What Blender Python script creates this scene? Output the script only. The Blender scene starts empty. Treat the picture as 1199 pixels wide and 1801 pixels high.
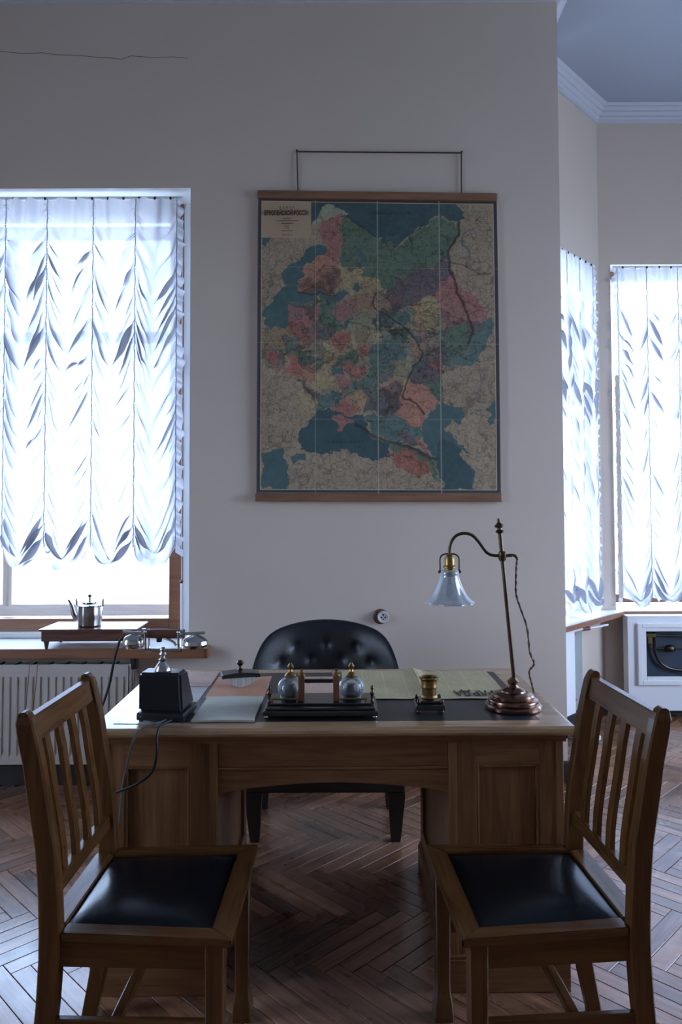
import bpy, bmesh, math, random
import numpy as np
from mathutils import Vector, Matrix, noise as mnoise
random.seed(7)
PI = math.pi
S = bpy.context.scene
C = S.collection

# ------------------------------------------------------------------ camera
cd = bpy.data.cameras.new('camera')
cam = bpy.data.objects.new('camera', cd); C.objects.link(cam)
cd.sensor_fit = 'VERTICAL'; cd.sensor_height = 36.0
cd.lens = 1300.0 / 1801.0 * 36.0
cd.shift_y = -0.0310
cd.clip_start = 0.05
cam.location = (0, 0, 1.43)
cam.matrix_world = Matrix.Translation((0, 0, 1.43)) @ Matrix.Rotation(math.radians(90 + 2.13), 4, 'X') @ Matrix.Rotation(math.radians(-0.2), 4, 'Z')
S.camera = cam

# ------------------------------------------------------------------ sky, daylight, exposure
W = bpy.data.worlds.new('overcast_sky'); S.world = W; W.use_nodes = True
wt = W.node_tree; bg = wt.nodes['Background']; bg.inputs['Strength'].default_value = 6.4
wc_ = wt.nodes.new('ShaderNodeTexCoord'); ws_ = wt.nodes.new('ShaderNodeSeparateXYZ'); wr_ = wt.nodes.new('ShaderNodeValToRGB')
wt.links.new(wc_.outputs['Generated'], ws_.inputs[0]); wm_ = wt.nodes.new('ShaderNodeMath'); wm_.operation = 'MULTIPLY_ADD'; wm_.inputs[1].default_value = 0.5; wm_.inputs[2].default_value = 0.5
wt.links.new(ws_.outputs['Z'], wm_.inputs[0]); wt.links.new(wm_.outputs[0], wr_.inputs[0]); wt.links.new(wr_.outputs[0], bg.inputs['Color'])
we_ = wr_.color_ramp.elements                        # overcast dome over pale ground
we_[0].position = 0.44; we_[0].color = (0.30, 0.38, 0.50, 1); we_[1].position = 0.52; we_[1].color = (0.68, 0.86, 1.18, 1)
e3 = we_.new(1.0); e3.color = (0.58, 0.78, 1.20, 1)
S.view_settings.view_transform = 'Standard'; S.view_settings.look = 'None'
S.view_settings.exposure = 1.0; S.view_settings.gamma = 1.0
S.view_settings.use_curve_mapping = False
S.cycles.use_denoising = True
S.cycles.max_bounces = 12; S.cycles.diffuse_bounces = 6; S.cycles.glossy_bounces = 5
S.cycles.transmission_bounces = 10; S.cycles.transparent_max_bounces = 16
S.cycles.sample_clamp_indirect = 6.0
S.cycles.caustics_reflective = False; S.cycles.caustics_refractive = False

# ------------------------------------------------------------------ material helpers
def mat(name):
    m = bpy.data.materials.new(name); m.use_nodes = True
    nt = m.node_tree; b = nt.nodes['Principled BSDF']
    return m, nt, b
def L(nt, a, b): nt.links.new(a, b)
def N(nt, t, **k):
    n = nt.nodes.new(t)
    for a, v in k.items(): setattr(n, a, v)
    return n
def ramp(nt, stops):
    r = N(nt, 'ShaderNodeValToRGB'); e = r.color_ramp.elements
    while len(e) < len(stops): e.new(0.5)
    for i, (p, c) in enumerate(stops): e[i].position = p; e[i].color = (*c, 1)
    return r
def plain(name, col, rough=0.5, metal=0.0, spec=0.5, var=0.12, scale=6.0, bump=0.0, coat=0.0, sheen=0.0):
    m, nt, b = mat(name)
    b.inputs['Roughness'].default_value = rough; b.inputs['Metallic'].default_value = metal
    b.inputs['Specular IOR Level'].default_value = spec
    b.inputs['Coat Weight'].default_value = coat; b.inputs['Coat Roughness'].default_value = 0.15
    tc = N(nt, 'ShaderNodeTexCoord'); nz = N(nt, 'ShaderNodeTexNoise')
    nz.inputs['Scale'].default_value = scale; nz.inputs['Detail'].default_value = 5
    L(nt, tc.outputs['Object'], nz.inputs['Vector'])
    r = ramp(nt, [(0.25, tuple(c*(1-var) for c in col)), (0.75, tuple(min(1, c*(1+var)) for c in col))])
    L(nt, nz.outputs['Fac'], r.inputs[0]); L(nt, r.outputs[0], b.inputs['Base Color'])
    if bump:
        n2 = N(nt, 'ShaderNodeTexNoise'); n2.inputs['Scale'].default_value = scale*12; L(nt, tc.outputs['Object'], n2.inputs['Vector'])
        bp = N(nt, 'ShaderNodeBump'); bp.inputs['Strength'].default_value = bump; bp.inputs['Distance'].default_value = 0.002
        L(nt, n2.outputs['Fac'], bp.inputs['Height']); L(nt, bp.outputs[0], b.inputs['Normal'])
    return m
def wood(name, dark, light, axis='x', rough=0.38, scale=1.0, coat=0.25, coord='Object', knots=False, spec=0.5):
    m, nt, b = mat(name)
    b.inputs['Roughness'].default_value = rough
    b.inputs['Coat Weight'].default_value = coat; b.inputs['Coat Roughness'].default_value = 0.22
    b.inputs['Specular IOR Level'].default_value = spec
    tc = N(nt, 'ShaderNodeTexCoord'); mp = N(nt, 'ShaderNodeMapping')
    s = {'x': (2, 26, 26), 'y': (26, 2, 26), 'z': (26, 26, 2)}[axis]
    mp.inputs['Scale'].default_value = [v*scale for v in s]
    L(nt, tc.outputs[coord], mp.inputs['Vector'])
    n1 = N(nt, 'ShaderNodeTexNoise'); n1.inputs['Scale'].default_value = 1.0; n1.inputs['Detail'].default_value = 7
    n1.inputs['Roughness'].default_value = 0.62; n1.inputs['Distortion'].default_value = 0.7
    L(nt, mp.outputs[0], n1.inputs['Vector'])
    mp2 = N(nt, 'ShaderNodeMapping'); mp2.inputs['Scale'].default_value = [v*scale*4.5 for v in s]
    L(nt, tc.outputs[coord], mp2.inputs['Vector'])
    n2 = N(nt, 'ShaderNodeTexNoise'); n2.inputs['Scale'].default_value = 1.0; n2.inputs['Detail'].default_value = 3
    L(nt, mp2.outputs[0], n2.inputs['Vector'])
    mx = N(nt, 'ShaderNodeMath', operation='MULTIPLY_ADD'); mx.inputs[1].default_value = 0.35; 
    L(nt, n2.outputs['Fac'], mx.inputs[0]); L(nt, n1.outputs['Fac'], mx.inputs[2])
    mid = tuple((a+c)/2 for a, c in zip(dark, light))
    r = ramp(nt, [(0.42, dark), (0.62, mid), (0.88, light)])
    L(nt, mx.outputs[0], r.inputs[0]); L(nt, r.outputs[0], b.inputs['Base Color'])
    bp = N(nt, 'ShaderNodeBump'); bp.inputs['Strength'].default_value = 0.12; bp.inputs['Distance'].default_value = 0.001
    L(nt, mx.outputs[0], bp.inputs['Height']); L(nt, bp.outputs[0], b.inputs['Normal'])
    return m

M = {}
M['wall'] = plain('wall_paint', (0.585, 0.495, 0.425), 0.75, var=0.035, scale=1.6, bump=0.12, spec=0.3)
M['ceiling'] = plain('ceiling_paint_in_shade', (0.33, 0.36, 0.42), 0.8, var=0.03, scale=1.0, spec=0.2)  # blue dimness of the shaded ceiling put into its colour
M['ceil'] = plain('cornice_paint_in_shade', (0.50, 0.52, 0.58), 0.8, var=0.03, scale=1.0, spec=0.2)  # cornice colour, also tinted blue for shade, lighter than the ceiling
M['white'] = plain('white_enamel', (0.72, 0.73, 0.75), 0.35, var=0.03, scale=3)
M['reveal'] = plain('white_reveal_paint', (0.74, 0.74, 0.74), 0.6, var=0.03, scale=3)
M['rad'] = plain('radiator_enamel', (0.52, 0.48, 0.43), 0.4, var=0.03, scale=4)
M['grey'] = plain('grey_green_panel', (0.30, 0.32, 0.31), 0.6, var=0.06, scale=4)
for a in 'xyz':
    M['desk_'+a] = wood('desk_oak_'+a, (0.098, 0.042, 0.018), (0.26, 0.125, 0.058), a, 0.30, coat=0.0, spec=0.30)
    M['chair_'+a] = wood('chair_oak_'+a, (0.042, 0.017, 0.0055), (0.130, 0.056, 0.019), a, 0.23, coat=0.0, spec=0.30)
    M['frame_'+a] = wood('window_pine_'+a, (0.15, 0.058, 0.026), (0.29, 0.125, 0.06), a, 0.4, scale=0.8)
    M['sash_'+a] = wood('weathered_sash_'+a, (0.38, 0.30, 0.24), (0.62, 0.54, 0.46), a, 0.6, scale=0.8)
M['top_x'] = wood('desk_top_oak', (0.20, 0.115, 0.055), (0.47, 0.29, 0.16), 'x', 0.26, coat=0.5)
M['rod'] = wood('map_rod_wood', (0.13, 0.058, 0.03), (0.27, 0.135, 0.07), 'x', 0.5)
M['grip'] = wood('grip_wood', (0.06, 0.02, 0.013), (0.15, 0.055, 0.035), 'x', 0.3)
M['box'] = wood('dark_mahogany', (0.055, 0.022, 0.016), (0.14, 0.06, 0.04), 'x', 0.25, coat=0.6)
M['ink_wood'] = wood('red_brown_wood', (0.10, 0.03, 0.012), (0.25, 0.09, 0.035), 'z', 0.35)
M['sill'] = plain('sill_white_laminate', (0.70, 0.69, 0.66), 0.22, var=0.03, scale=3)
M['leather'] = plain('black_leather', (0.006, 0.008, 0.011), 0.42, var=0.25, scale=5, bump=0.35)
M['seat_leather'] = plain('navy_black_leather', (0.004, 0.006, 0.009), 0.27, spec=0.25, var=0.2, scale=4, bump=0.25)
M['inset'] = plain('desk_inset_leather', (0.018, 0.021, 0.026), 0.38, var=0.2, scale=5, bump=0.3)
M['black'] = plain('black_lacquer', (0.012, 0.013, 0.015), 0.28, var=0.2, scale=8, coat=0.3)
M['bakelite'] = plain('black_metal_case', (0.010, 0.012, 0.016), 0.3, var=0.2, scale=8)
M['dark'] = plain('dark_wood_stain', (0.018, 0.011, 0.009), 0.4, var=0.2, scale=8)
M['nickel'] = plain('nickel', (0.62, 0.62, 0.62), 0.2, 1.0, var=0.1, scale=20)
M['kettle'] = plain('tarnished_nickel', (0.30, 0.28, 0.27), 0.24, 1.0, var=0.2, scale=12)
M['brass'] = plain('aged_brass', (0.30, 0.19, 0.07), 0.35, 1.0, var=0.25, scale=18)
M['bronze'] = plain('dark_bronze', (0.11, 0.075, 0.05), 0.34, 1.0, var=0.25, scale=18)
M['copper'] = plain('copper_brown_metal', (0.20, 0.115, 0.08), 0.24, 1.0, var=0.25, scale=14)
M['cable'] = plain('black_cable', (0.012, 0.012, 0.013), 0.5)
M['cable_g'] = plain('grey_brown_cable', (0.10, 0.09, 0.08), 0.5)
M['cable_b'] = plain('brown_braided_cord', (0.13, 0.06, 0.035), 0.7, var=0.6, scale=120)
M['red'] = plain('red_valve_plastic', (0.42, 0.02, 0.02), 0.4)
M['dkred'] = plain('dark_red_board', (0.16, 0.05, 0.05), 0.4)
M['porc'] = plain('porcelain', (0.60, 0.59, 0.56), 0.3)
M['base_shade_black'] = plain('black_baseboard_and_shade', (0.015, 0.013, 0.013), 0.45)  # baseboard black, also used for painted shade on the radiator grille
M['sub'] = plain('dark_joint_filler', (0.02, 0.012, 0.009), 0.8)
M['twine'] = plain('brown_twine', (0.16, 0.09, 0.05), 0.8)
M['ink'] = plain('printed_black_ink', (0.02, 0.018, 0.018), 0.7)
M['inkred'] = plain('printed_brown_ink', (0.075, 0.03, 0.03), 0.7)
M['inkgrey'] = plain('printed_grey_ink', (0.10, 0.085, 0.075), 0.7)
M['redpencil'] = plain('red_pencil_mark', (0.5, 0.03, 0.06), 0.7)
M['white_plastic'] = plain('white_plastic', (0.72, 0.72, 0.74), 0.4)

def paper(name, col, lines=0.0, pitch=90.0, cols=0.0):
    m, nt, b = mat(name); b.inputs['Roughness'].default_value = 0.75; b.inputs['Specular IOR Level'].default_value = 0.25
    tc = N(nt, 'ShaderNodeTexCoord'); nz = N(nt, 'ShaderNodeTexNoise'); nz.inputs['Scale'].default_value = 7; nz.inputs['Detail'].default_value = 5
    L(nt, tc.outputs['Object'], nz.inputs['Vector'])
    r = ramp(nt, [(0.3, tuple(c*0.86 for c in col)), (0.7, tuple(min(1, c*1.08) for c in col))]); L(nt, nz.outputs['Fac'], r.inputs[0])
    out = r.outputs[0]
    if lines:
        sep = N(nt, 'ShaderNodeSeparateXYZ'); L(nt, tc.outputs['Object'], sep.inputs[0])
        a = N(nt, 'ShaderNodeMath', operation='MULTIPLY'); a.inputs[1].default_value = pitch; L(nt, sep.outputs['Y'], a.inputs[0])
        f = N(nt, 'ShaderNodeMath', operation='FRACT'); L(nt, a.outputs[0], f.inputs[0])
        g = N(nt, 'ShaderNodeMath', operation='GREATER_THAN'); g.inputs[1].default_value = 0.5; L(nt, f.outputs[0], g.inputs[0])
        mp = N(nt, 'ShaderNodeMapping'); mp.inputs['Scale'].default_value = (220, pitch, 1); L(nt, tc.outputs['Object'], mp.inputs[0])
        wn = N(nt, 'ShaderNodeTexNoise'); wn.inputs['Scale'].default_value = 1.0; L(nt, mp.outputs[0], wn.inputs['Vector'])
        g2 = N(nt, 'ShaderNodeMath', operation='GREATER_THAN'); g2.inputs[1].default_value = 0.47; L(nt, wn.outputs['Fac'], g2.inputs[0])
        mu = N(nt, 'ShaderNodeMath', operation='MULTIPLY'); L(nt, g.outputs[0], mu.inputs[0]); L(nt, g2.outputs[0], mu.inputs[1])
        last = mu.outputs[0]
        if cols:
            cx_ = N(nt, 'ShaderNodeMath', operation='MULTIPLY'); cx_.inputs[1].default_value = cols; L(nt, sep.outputs['X'], cx_.inputs[0])
            fx = N(nt, 'ShaderNodeMath', operation='FRACT'); L(nt, cx_.outputs[0], fx.inputs[0])
            gx = N(nt, 'ShaderNodeMath', operation='GREATER_THAN'); gx.inputs[1].default_value = 0.08; L(nt, fx.outputs[0], gx.inputs[0])
            m3 = N(nt, 'ShaderNodeMath', operation='MULTIPLY'); L(nt, last, m3.inputs[0]); L(nt, gx.outputs[0], m3.inputs[1]); last = m3.outputs[0]
        m4 = N(nt, 'ShaderNodeMath', operation='MULTIPLY'); m4.inputs[1].default_value = lines; L(nt, last, m4.inputs[0])
        mix = N(nt, 'ShaderNodeMix', data_type='RGBA'); L(nt, m4.outputs[0], mix.inputs['Factor'])
        L(nt, out, mix.inputs['A']); mix.inputs['B'].default_value = (0.04, 0.035, 0.03, 1); out = mix.outputs['Result']
    L(nt, out, b.inputs['Base Color'])
    return m
M['news'] = paper('yellowed_newsprint', (0.54, 0.46, 0.27), 0.4, 130, 13)
M['orange_paper'] = paper('faded_orange_paper', (0.58, 0.30, 0.19), 0.22, 90)
M['pink_paper'] = paper('pinkish_paper', (0.56, 0.38, 0.30), 0.25, 100)
M['blue_paper'] = paper('pale_blue_grey_paper', (0.53, 0.53, 0.45), 0.12, 110)
M['pale_paper'] = paper('pale_grey_paper', (0.52, 0.50, 0.48), 0.2, 100)
M['white_paper'] = paper('off_white_paper', (0.62, 0.60, 0.56), 0.3, 110)
M['glossy_sheet'] = plain('glossy_pale_sheet', (0.50, 0.50, 0.51), 0.2, spec=0.7, coat=0.8)

def glass(name, tint=(0.95, 0.98, 1.0), refl=0.1, rough=0.02, body=0.0):
    m, nt, b = mat(name); nt.nodes.remove(b)
    out = [n for n in nt.nodes if n.type == 'OUTPUT_MATERIAL'][0]
    tr = N(nt, 'ShaderNodeBsdfTransparent'); tr.inputs[0].default_value = (*tint, 1)
    gl = N(nt, 'ShaderNodeBsdfGlossy'); gl.inputs['Roughness'].default_value = rough; gl.inputs['Color'].default_value = (1, 1, 1, 1)
    fr = N(nt, 'ShaderNodeLayerWeight'); fr.inputs['Blend'].default_value = refl
    mx = N(nt, 'ShaderNodeMixShader'); L(nt, fr.outputs['Fresnel'], mx.inputs[0]); L(nt, tr.outputs[0], mx.inputs[1]); L(nt, gl.outputs[0], mx.inputs[2])
    last = mx.outputs[0]
    if body:
        tl = N(nt, 'ShaderNodeBsdfTranslucent'); tl.inputs[0].default_value = (0.9, 0.95, 1, 1)
        df = N(nt, 'ShaderNodeBsdfDiffuse'); df.inputs[0].default_value = (0.9, 0.95, 1, 1)
        m0 = N(nt, 'ShaderNodeMixShader'); m0.inputs[0].default_value = 0.5; L(nt, tl.outputs[0], m0.inputs[1]); L(nt, df.outputs[0], m0.inputs[2])
        lw = N(nt, 'ShaderNodeLayerWeight'); lw.inputs['Blend'].default_value = 0.35
        mm = N(nt, 'ShaderNodeMath', operation='MULTIPLY_ADD'); mm.inputs[1].default_value = body; mm.inputs[2].default_value = body*0.35
        L(nt, lw.outputs['Facing'], mm.inputs[0])
        m5 = N(nt, 'ShaderNodeMixShader'); L(nt, mm.outputs[0], m5.inputs[0]); L(nt, last, m5.inputs[1]); L(nt, m0.outputs[0], m5.inputs[2]); last = m5.outputs[0]
    L(nt, last, out.inputs['Surface'])
    return m
M['pane'] = glass('window_glass', refl=0.04)
M['shade_glass'] = glass('ribbed_clear_glass', (0.95, 0.98, 1.0), 0.55, 0.06, 0.62)
M['ink_glass'] = glass('cut_crystal_glass', (0.88, 0.92, 0.96), 0.35, 0.03, 0.22)
M['cab_glass'] = glass('dusty_cabinet_glass', (0.8, 0.84, 0.88), 0.12, 0.05, 0.0)

def cloth():
    m, nt, b = mat('white_silk_voile'); nt.nodes.remove(b)
    out = [n for n in nt.nodes if n.type == 'OUTPUT_MATERIAL'][0]
    df = N(nt, 'ShaderNodeBsdfDiffuse'); df.inputs[0].default_value = (0.60, 0.62, 0.66, 1)
    tl = N(nt, 'ShaderNodeBsdfTranslucent'); tl.inputs[0].default_value = (0.55, 0.53, 0.57, 1)
    tp = N(nt, 'ShaderNodeBsdfTransparent'); tp.inputs[0].default_value = (1, 1, 1, 1)
    m1 = N(nt, 'ShaderNodeMixShader'); m1.inputs[0].default_value = 0.55; L(nt, df.outputs[0], m1.inputs[1]); L(nt, tl.outputs[0], m1.inputs[2])
    m2 = N(nt, 'ShaderNodeMixShader'); m2.inputs[0].default_value = 0.035; L(nt, m1.outputs[0], m2.inputs[1]); L(nt, tp.outputs[0], m2.inputs[2])
    L(nt, m2.outputs[0], out.inputs['Surface'])
    return m
M['cloth'] = cloth()

# ------------------------------------------------------------------ mesh helpers
def BM(): return bmesh.new()
def obj(name, bm, m, parent=None, loc=(0, 0, 0), rot=(0, 0, 0), smooth=False, label=None):
    me = bpy.data.meshes.new(name); bmesh.ops.recalc_face_normals(bm, faces=bm.faces); bm.to_mesh(me); bm.free()
    if smooth:
        for p in me.polygons: p.use_smooth = True
        if smooth != 'all': me.set_sharp_from_angle(angle=math.radians(32))
    me.materials.append(M[m] if isinstance(m, str) else m)
    o = bpy.data.objects.new(name, me); C.objects.link(o); o.location = loc; o.rotation_euler = rot
    if parent: o.parent = parent
    if label: o['label'] = label
    return o
def thing(name, label, cat, loc=(0, 0, 0), rz=0.0, group=None):
    o = bpy.data.objects.new(name, None); C.objects.link(o); o.empty_display_size = 0.05
    o.location = loc; o.rotation_euler = (0, 0, rz); o['label'] = label; o['category'] = cat
    if group: o['group'] = group
    return o
def tag(o, label, cat, group=None):
    o['label'] = label; o['category'] = cat
    if group: o['group'] = group
    return o
def struct(o): o['kind'] = 'structure'; return o
def bx(bm, x0, x1, y0, y1, z0, z1, bev=0.0, mtx=None, seg=2):
    t = BM() if (bev or mtx) else bm
    vs = [t.verts.new((x, y, z)) for z in (z0, z1) for y in (y0, y1) for x in (x0, x1)]
    for f in ((0, 2, 3, 1), (4, 5, 7, 6), (0, 1, 5, 4), (2, 6, 7, 3), (0, 4, 6, 2), (1, 3, 7, 5)): t.faces.new([vs[i] for i in f])
    if bev: bmesh.ops.bevel(t, geom=list(t.edges), offset=bev, segments=seg, affect='EDGES', profile=0.5)
    if t is not bm: merge(bm, t, mtx)
    return bm
def merge(bm, t, mtx=None):
    d = {}
    for v in t.verts: d[v] = bm.verts.new(mtx @ v.co if mtx else v.co)
    for f in t.faces:
        try: bm.faces.new([d[v] for v in f.verts])
        except ValueError: pass
    t.free()
def box(x0, x1, y0, y1, z0, z1, bev=0.0): return bx(BM(), x0, x1, y0, y1, z0, z1, bev)
def lathe(prof, seg=32, bm=None, cx=0, cy=0, flute=None):
    bm = bm or BM(); rings = []
    for k, (r, z) in enumerate(prof):
        if r < 1e-5: rings.append([bm.verts.new((cx, cy, z))]); continue
        ring = []
        for i in range(seg):
            a = 2*PI*i/seg; rr = r*(flute(a, k/(len(prof)-1)) if flute else 1)
            ring.append(bm.verts.new((cx+rr*math.cos(a), cy+rr*math.sin(a), z)))
        rings.append(ring)
    for A, B in zip(rings, rings[1:]):
        if len(A) == 1 and len(B) == 1: continue
        for i in range(seg):
            j = (i+1) % seg
            if len(A) == 1: bm.faces.new((A[0], B[i], B[j]))
            elif len(B) == 1: bm.faces.new((A[i], A[j], B[0]))
            else: bm.faces.new((A[i], A[j], B[j], B[i]))
    return bm
def smooth_path(pts, n=6):
    P = [Vector(p) for p in pts]; out = []
    for i in range(len(P)-1):
        p0 = P[max(i-1, 0)]; p1 = P[i]; p2 = P[i+1]; p3 = P[min(i+2, len(P)-1)]
        for k in range(n):
            t = k/n
            out.append(0.5*((2*p1)+(p2-p0)*t+(2*p0-5*p1+4*p2-p3)*t*t+(3*p1-p0-3*p2+p3)*t**3))
    out.append(P[-1]); return out
def tube(pts, r, seg=8, bm=None, twist=0):
    bm = bm or BM(); P = [Vector(p) for p in pts]; n = len(P)
    rr = r if isinstance(r, (list, tuple)) else [r]*n
    t0 = (P[1]-P[0]).normalized(); up = Vector((0, 0, 1)) if abs(t0.z) < 0.9 else Vector((1, 0, 0))
    nn = t0.cross(up).normalized(); rings = []
    for i in range(n):
        t = (P[min(i+1, n-1)]-P[max(i-1, 0)]).normalized()
        nn = (nn-t*nn.dot(t)).normalized(); b = t.cross(nn)
        ring = []
        for k in range(seg):
            a = 2*PI*k/seg; q = rr[i]*(1+0.35*math.cos(2*a+twist*i) if twist else 1)
            ring.append(bm.verts.new(P[i]+(nn*math.cos(a)+b*math.sin(a))*q))
        rings.append(ring)
    for A, B in zip(rings, rings[1:]):
        for k in range(seg): bm.faces.new((A[k], A[(k+1) % seg], B[(k+1) % seg], B[k]))
    bm.faces.new(rings[0][::-1]); bm.faces.new(rings[-1])
    return bm
def prism(poly, y0, y1, axis='y', bm=None, bev=0.0):
    """poly in the two other axes, extruded along axis"""
    t = BM()
    def v(a, b, d): return {'y': (a, d, b), 'x': (d, a, b), 'z': (a, b, d)}[axis]
    A = [t.verts.new(v(a, b, y0)) for a, b in poly]; B = [t.verts.new(v(a, b, y1)) for a, b in poly]
    t.faces.new(A); t.faces.new(B[::-1]); n = len(poly)
    for i in range(n): t.faces.new((A[i], B[i], B[(i+1) % n], A[(i+1) % n]))
    bmesh.ops.recalc_face_normals(t, faces=t.faces)
    if bev: bmesh.ops.bevel(t, geom=list(t.edges), offset=bev, segments=2, affect='EDGES')
    if bm is None: return t
    merge(bm, t); return bm
def sphere(bm, c, r, sc=(1, 1, 1), u=12, v=8):
    t = BM(); bmesh.ops.create_uvsphere(t, u_segments=u, v_segments=v, radius=r)
    merge(bm, t, Matrix.Translation(c) @ Matrix.Diagonal((*sc, 1))); return bm
def sheet(w, d, th=0.0006, nx=14, ny=14, f=None, bm=None, x0=0, y0=0, z0=0):
    bm = bm or BM(); g = []
    for s in (0, 1):
        g.append([[bm.verts.new((x0+w*i/nx, y0+d*j/ny, z0+(f(i/nx, j/ny) if f else 0)+(th if s else 0))) for i in range(nx+1)] for j in range(ny+1)])
    for s in (0, 1):
        for j in range(ny):
            for i in range(nx):
                q = (g[s][j][i], g[s][j][i+1], g[s][j+1][i+1], g[s][j+1][i]); bm.faces.new(q if s else q[::-1])
    per = [(0, i) for i in range(nx)]+[(j, nx) for j in range(ny)]+[(ny, i) for i in range(nx, 0, -1)]+[(j, 0) for j in range(ny, 0, -1)]
    for k in range(len(per)):
        a = per[k]; b = per[(k+1) % len(per)]
        bm.faces.new((g[0][a[0]][a[1]], g[0][b[0]][b[1]], g[1][b[0]][b[1]], g[1][a[0]][a[1]]))
    return bm

# ------------------------------------------------------------------ room shell
ZS, ZT, ZC, ZH = 0.715, 3.145, 4.160, 4.265          # sill, window head, cornice underside, ceiling
def wall(name, A, B, t, holes=(), splay=0.08, z1=4.30, m='wall'):
    A = Vector((*A, 0)); B = Vector((*B, 0)); d = (B-A); Ln = d.length; d.normalize()
    n = Vector((-d.y, d.x, 0))                        # outward = left of A->B
    bm = BM()
    def face_grid(off, hs, flip):
        ss = sorted({0, Ln, *[v for h in hs for v in h[:2]]}); zs = sorted({0, z1, *[v for h in hs for v in h[2:]]}); vd = {}
        def V(s, z):
            if (s, z) not in vd: vd[(s, z)] = bm.verts.new(A+d*s+n*off+Vector((0, 0, z)))
            return vd[(s, z)]
        for s0, s1 in zip(ss, ss[1:]):
            for a0, a1 in zip(zs, zs[1:]):
                if any(h[0] <= s0 and h[1] >= s1 and h[2] <= a0 and h[3] >= a1 for h in hs): continue
                q = [V(s0, a0), V(s1, a0), V(s1, a1), V(s0, a1)]; bm.faces.new(q[::-1] if flip else q)
        return V
    hb = [(h[0]-splay, h[1]+splay, h[2], h[3]+splay*0.3) for h in holes]
    Vf = face_grid(0, holes, False); Vb = face_grid(t, hb, True)
    for s in (0, Ln): bm.faces.new((Vf(s, 0), Vf(s, z1), Vb(s, z1), Vb(s, 0))) if not holes else bm.faces.new([bm.verts.new(A+d*s+n*o_+Vector((0, 0, z))) for o_, z in ((0, 0), (0, z1), (t, z1), (t, 0))])
    return bm, A, d, n, hb, name
def wall_obj(*a, **k):
    bm, A, d, n, hb, name = wall(*a, **k)
    o = obj(name, bm, k.get('m', 'wall')); struct(o)
    holes = k.get('holes', ()) or (a[4] if len(a) > 4 else ())
    t = a[3]
    for h, g in zip(holes, hb):                       # plastered reveal of each opening
        r = BM(); F = [(h[0], h[2]), (h[1], h[2]), (h[1], h[3]), (h[0], h[3])]; G = [(g[0], g[2]), (g[1], g[2]), (g[1], g[3]), (g[0], g[3])]
        fv = [r.verts.new(A+d*s+n*-0.001+Vector((0, 0, z))) for s, z in F]; gv = [r.verts.new(A+d*s+n*t+Vector((0, 0, z))) for s, z in G]
        for i in range(4): r.faces.new((fv[i], fv[(i+1) % 4], gv[(i+1) % 4], gv[i]))
        obj('reveal', r, 'reveal', o)
    return o
YB, XC = 3.9, 1.175
c1 = (1.175, 4.493); c2 = (1.83, 5.18); c3 = (3.75, 5.18); c4 = (4.45, 4.50)
# outward is left of A->B, so walls run right-to-left seen from inside ... the room lies to the right of A->B
def W2(name, A, B, t, holes=(), splay=0.08): return wall_obj(name, A, B, t, holes=holes, splay=splay)
wb = W2('wall_back', (-3.4, YB), (XC, YB), 0.55, [(-2.45+3.4, -0.80+3.4, ZS, ZT)])
# return of the bay is the end of the thick back wall; canted, far and second canted walls of the bay
d12 = math.hypot(c2[0]-c1[0], c2[1]-c1[1])
wc = W2('wall_bay_left', c1, c2, 0.42, [(0.04, d12-0.055, ZS, ZT-0.02)], 0.0)
wf = W2('wall_bay_back', c2, c3, 0.42, [(0.083, 1.50, ZS, ZT)], 0.05)
wd = W2('wall_bay_right', c3, c4, 0.42, [(0.12, 0.85, ZS, ZT)], 0.0)
wr = W2('wall_right', (4.45, 4.50), (4.45, -3.2), 0.3, [(1.2, 3.4, 0.5, 3.2)], 0.0)
wk = W2('wall_front', (4.45, -3.2), (-3.4, -3.2), 0.3)
wl = W2('wall_left', (-3.4, -3.2), (-3.4, YB), 0.3, [(4.0, 4.9, 0.6, 2.9)], 0.0)
crack = [(-1.95, 3.93), (-1.832, 3.917), (-1.7, 3.905), (-1.6, 3.909), (-1.525, 3.897), (-1.40, 3.893), (-1.30, 3.882), (-1.218, 3.878), (-1.18, 3.871), (-1.126, 3.890), (-1.0, 3.880), (-0.9, 3.884), (-0.819, 3.876)]
obj('crack', tube([(x, YB-0.0005, z-0.02) for x, z in crack], 0.0012, 4), 'sub', wb, label='thin hairline crack in the plaster')
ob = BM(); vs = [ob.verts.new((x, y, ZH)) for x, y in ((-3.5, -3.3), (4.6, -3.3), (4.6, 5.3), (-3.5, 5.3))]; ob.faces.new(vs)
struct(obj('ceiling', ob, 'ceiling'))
# cornice: stepped profile swept along the wall line
def sweep(path, prof, name, m):
    bm = BM(); n = len(path); rows = []
    for i, p in enumerate(path):
        p = Vector((*p, 0)); 
        dirs = []
        if i > 0: dirs.append((p-Vector((*path[i-1], 0))).normalized())
        if i < n-1: dirs.append((Vector((*path[i+1], 0))-p).normalized())
        nr = [Vector((d.y, -d.x, 0)) for d in dirs]
        b = sum(nr, Vector()).normalized(); k = 1/max(0.3, b.dot(nr[0]))
        rows.append([bm.verts.new(p+b*k*o+Vector((0, 0, z))) for o, z in prof])
    for A, B in zip(rows, rows[1:]):
        for i in range(len(prof)-1): bm.faces.new((A[i], B[i], B[i+1], A[i+1]))
    return struct(obj(name, bm, m))
cprof = [(0.0, ZC), (0.018, ZC), (0.022, ZC+0.022), (0.034, ZC+0.034), (0.034, ZC+0.045), (0.056, ZC+0.060), (0.056, ZC+0.070), (0.078, ZC+0.086), (0.078, ZC+0.094), (0.10, ZH)]
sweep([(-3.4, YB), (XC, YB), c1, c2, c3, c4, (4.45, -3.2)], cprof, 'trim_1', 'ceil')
bprof = [(0.0, 0.11), (0.012, 0.11), (0.018, 0.10), (0.018, 0.0)]
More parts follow.
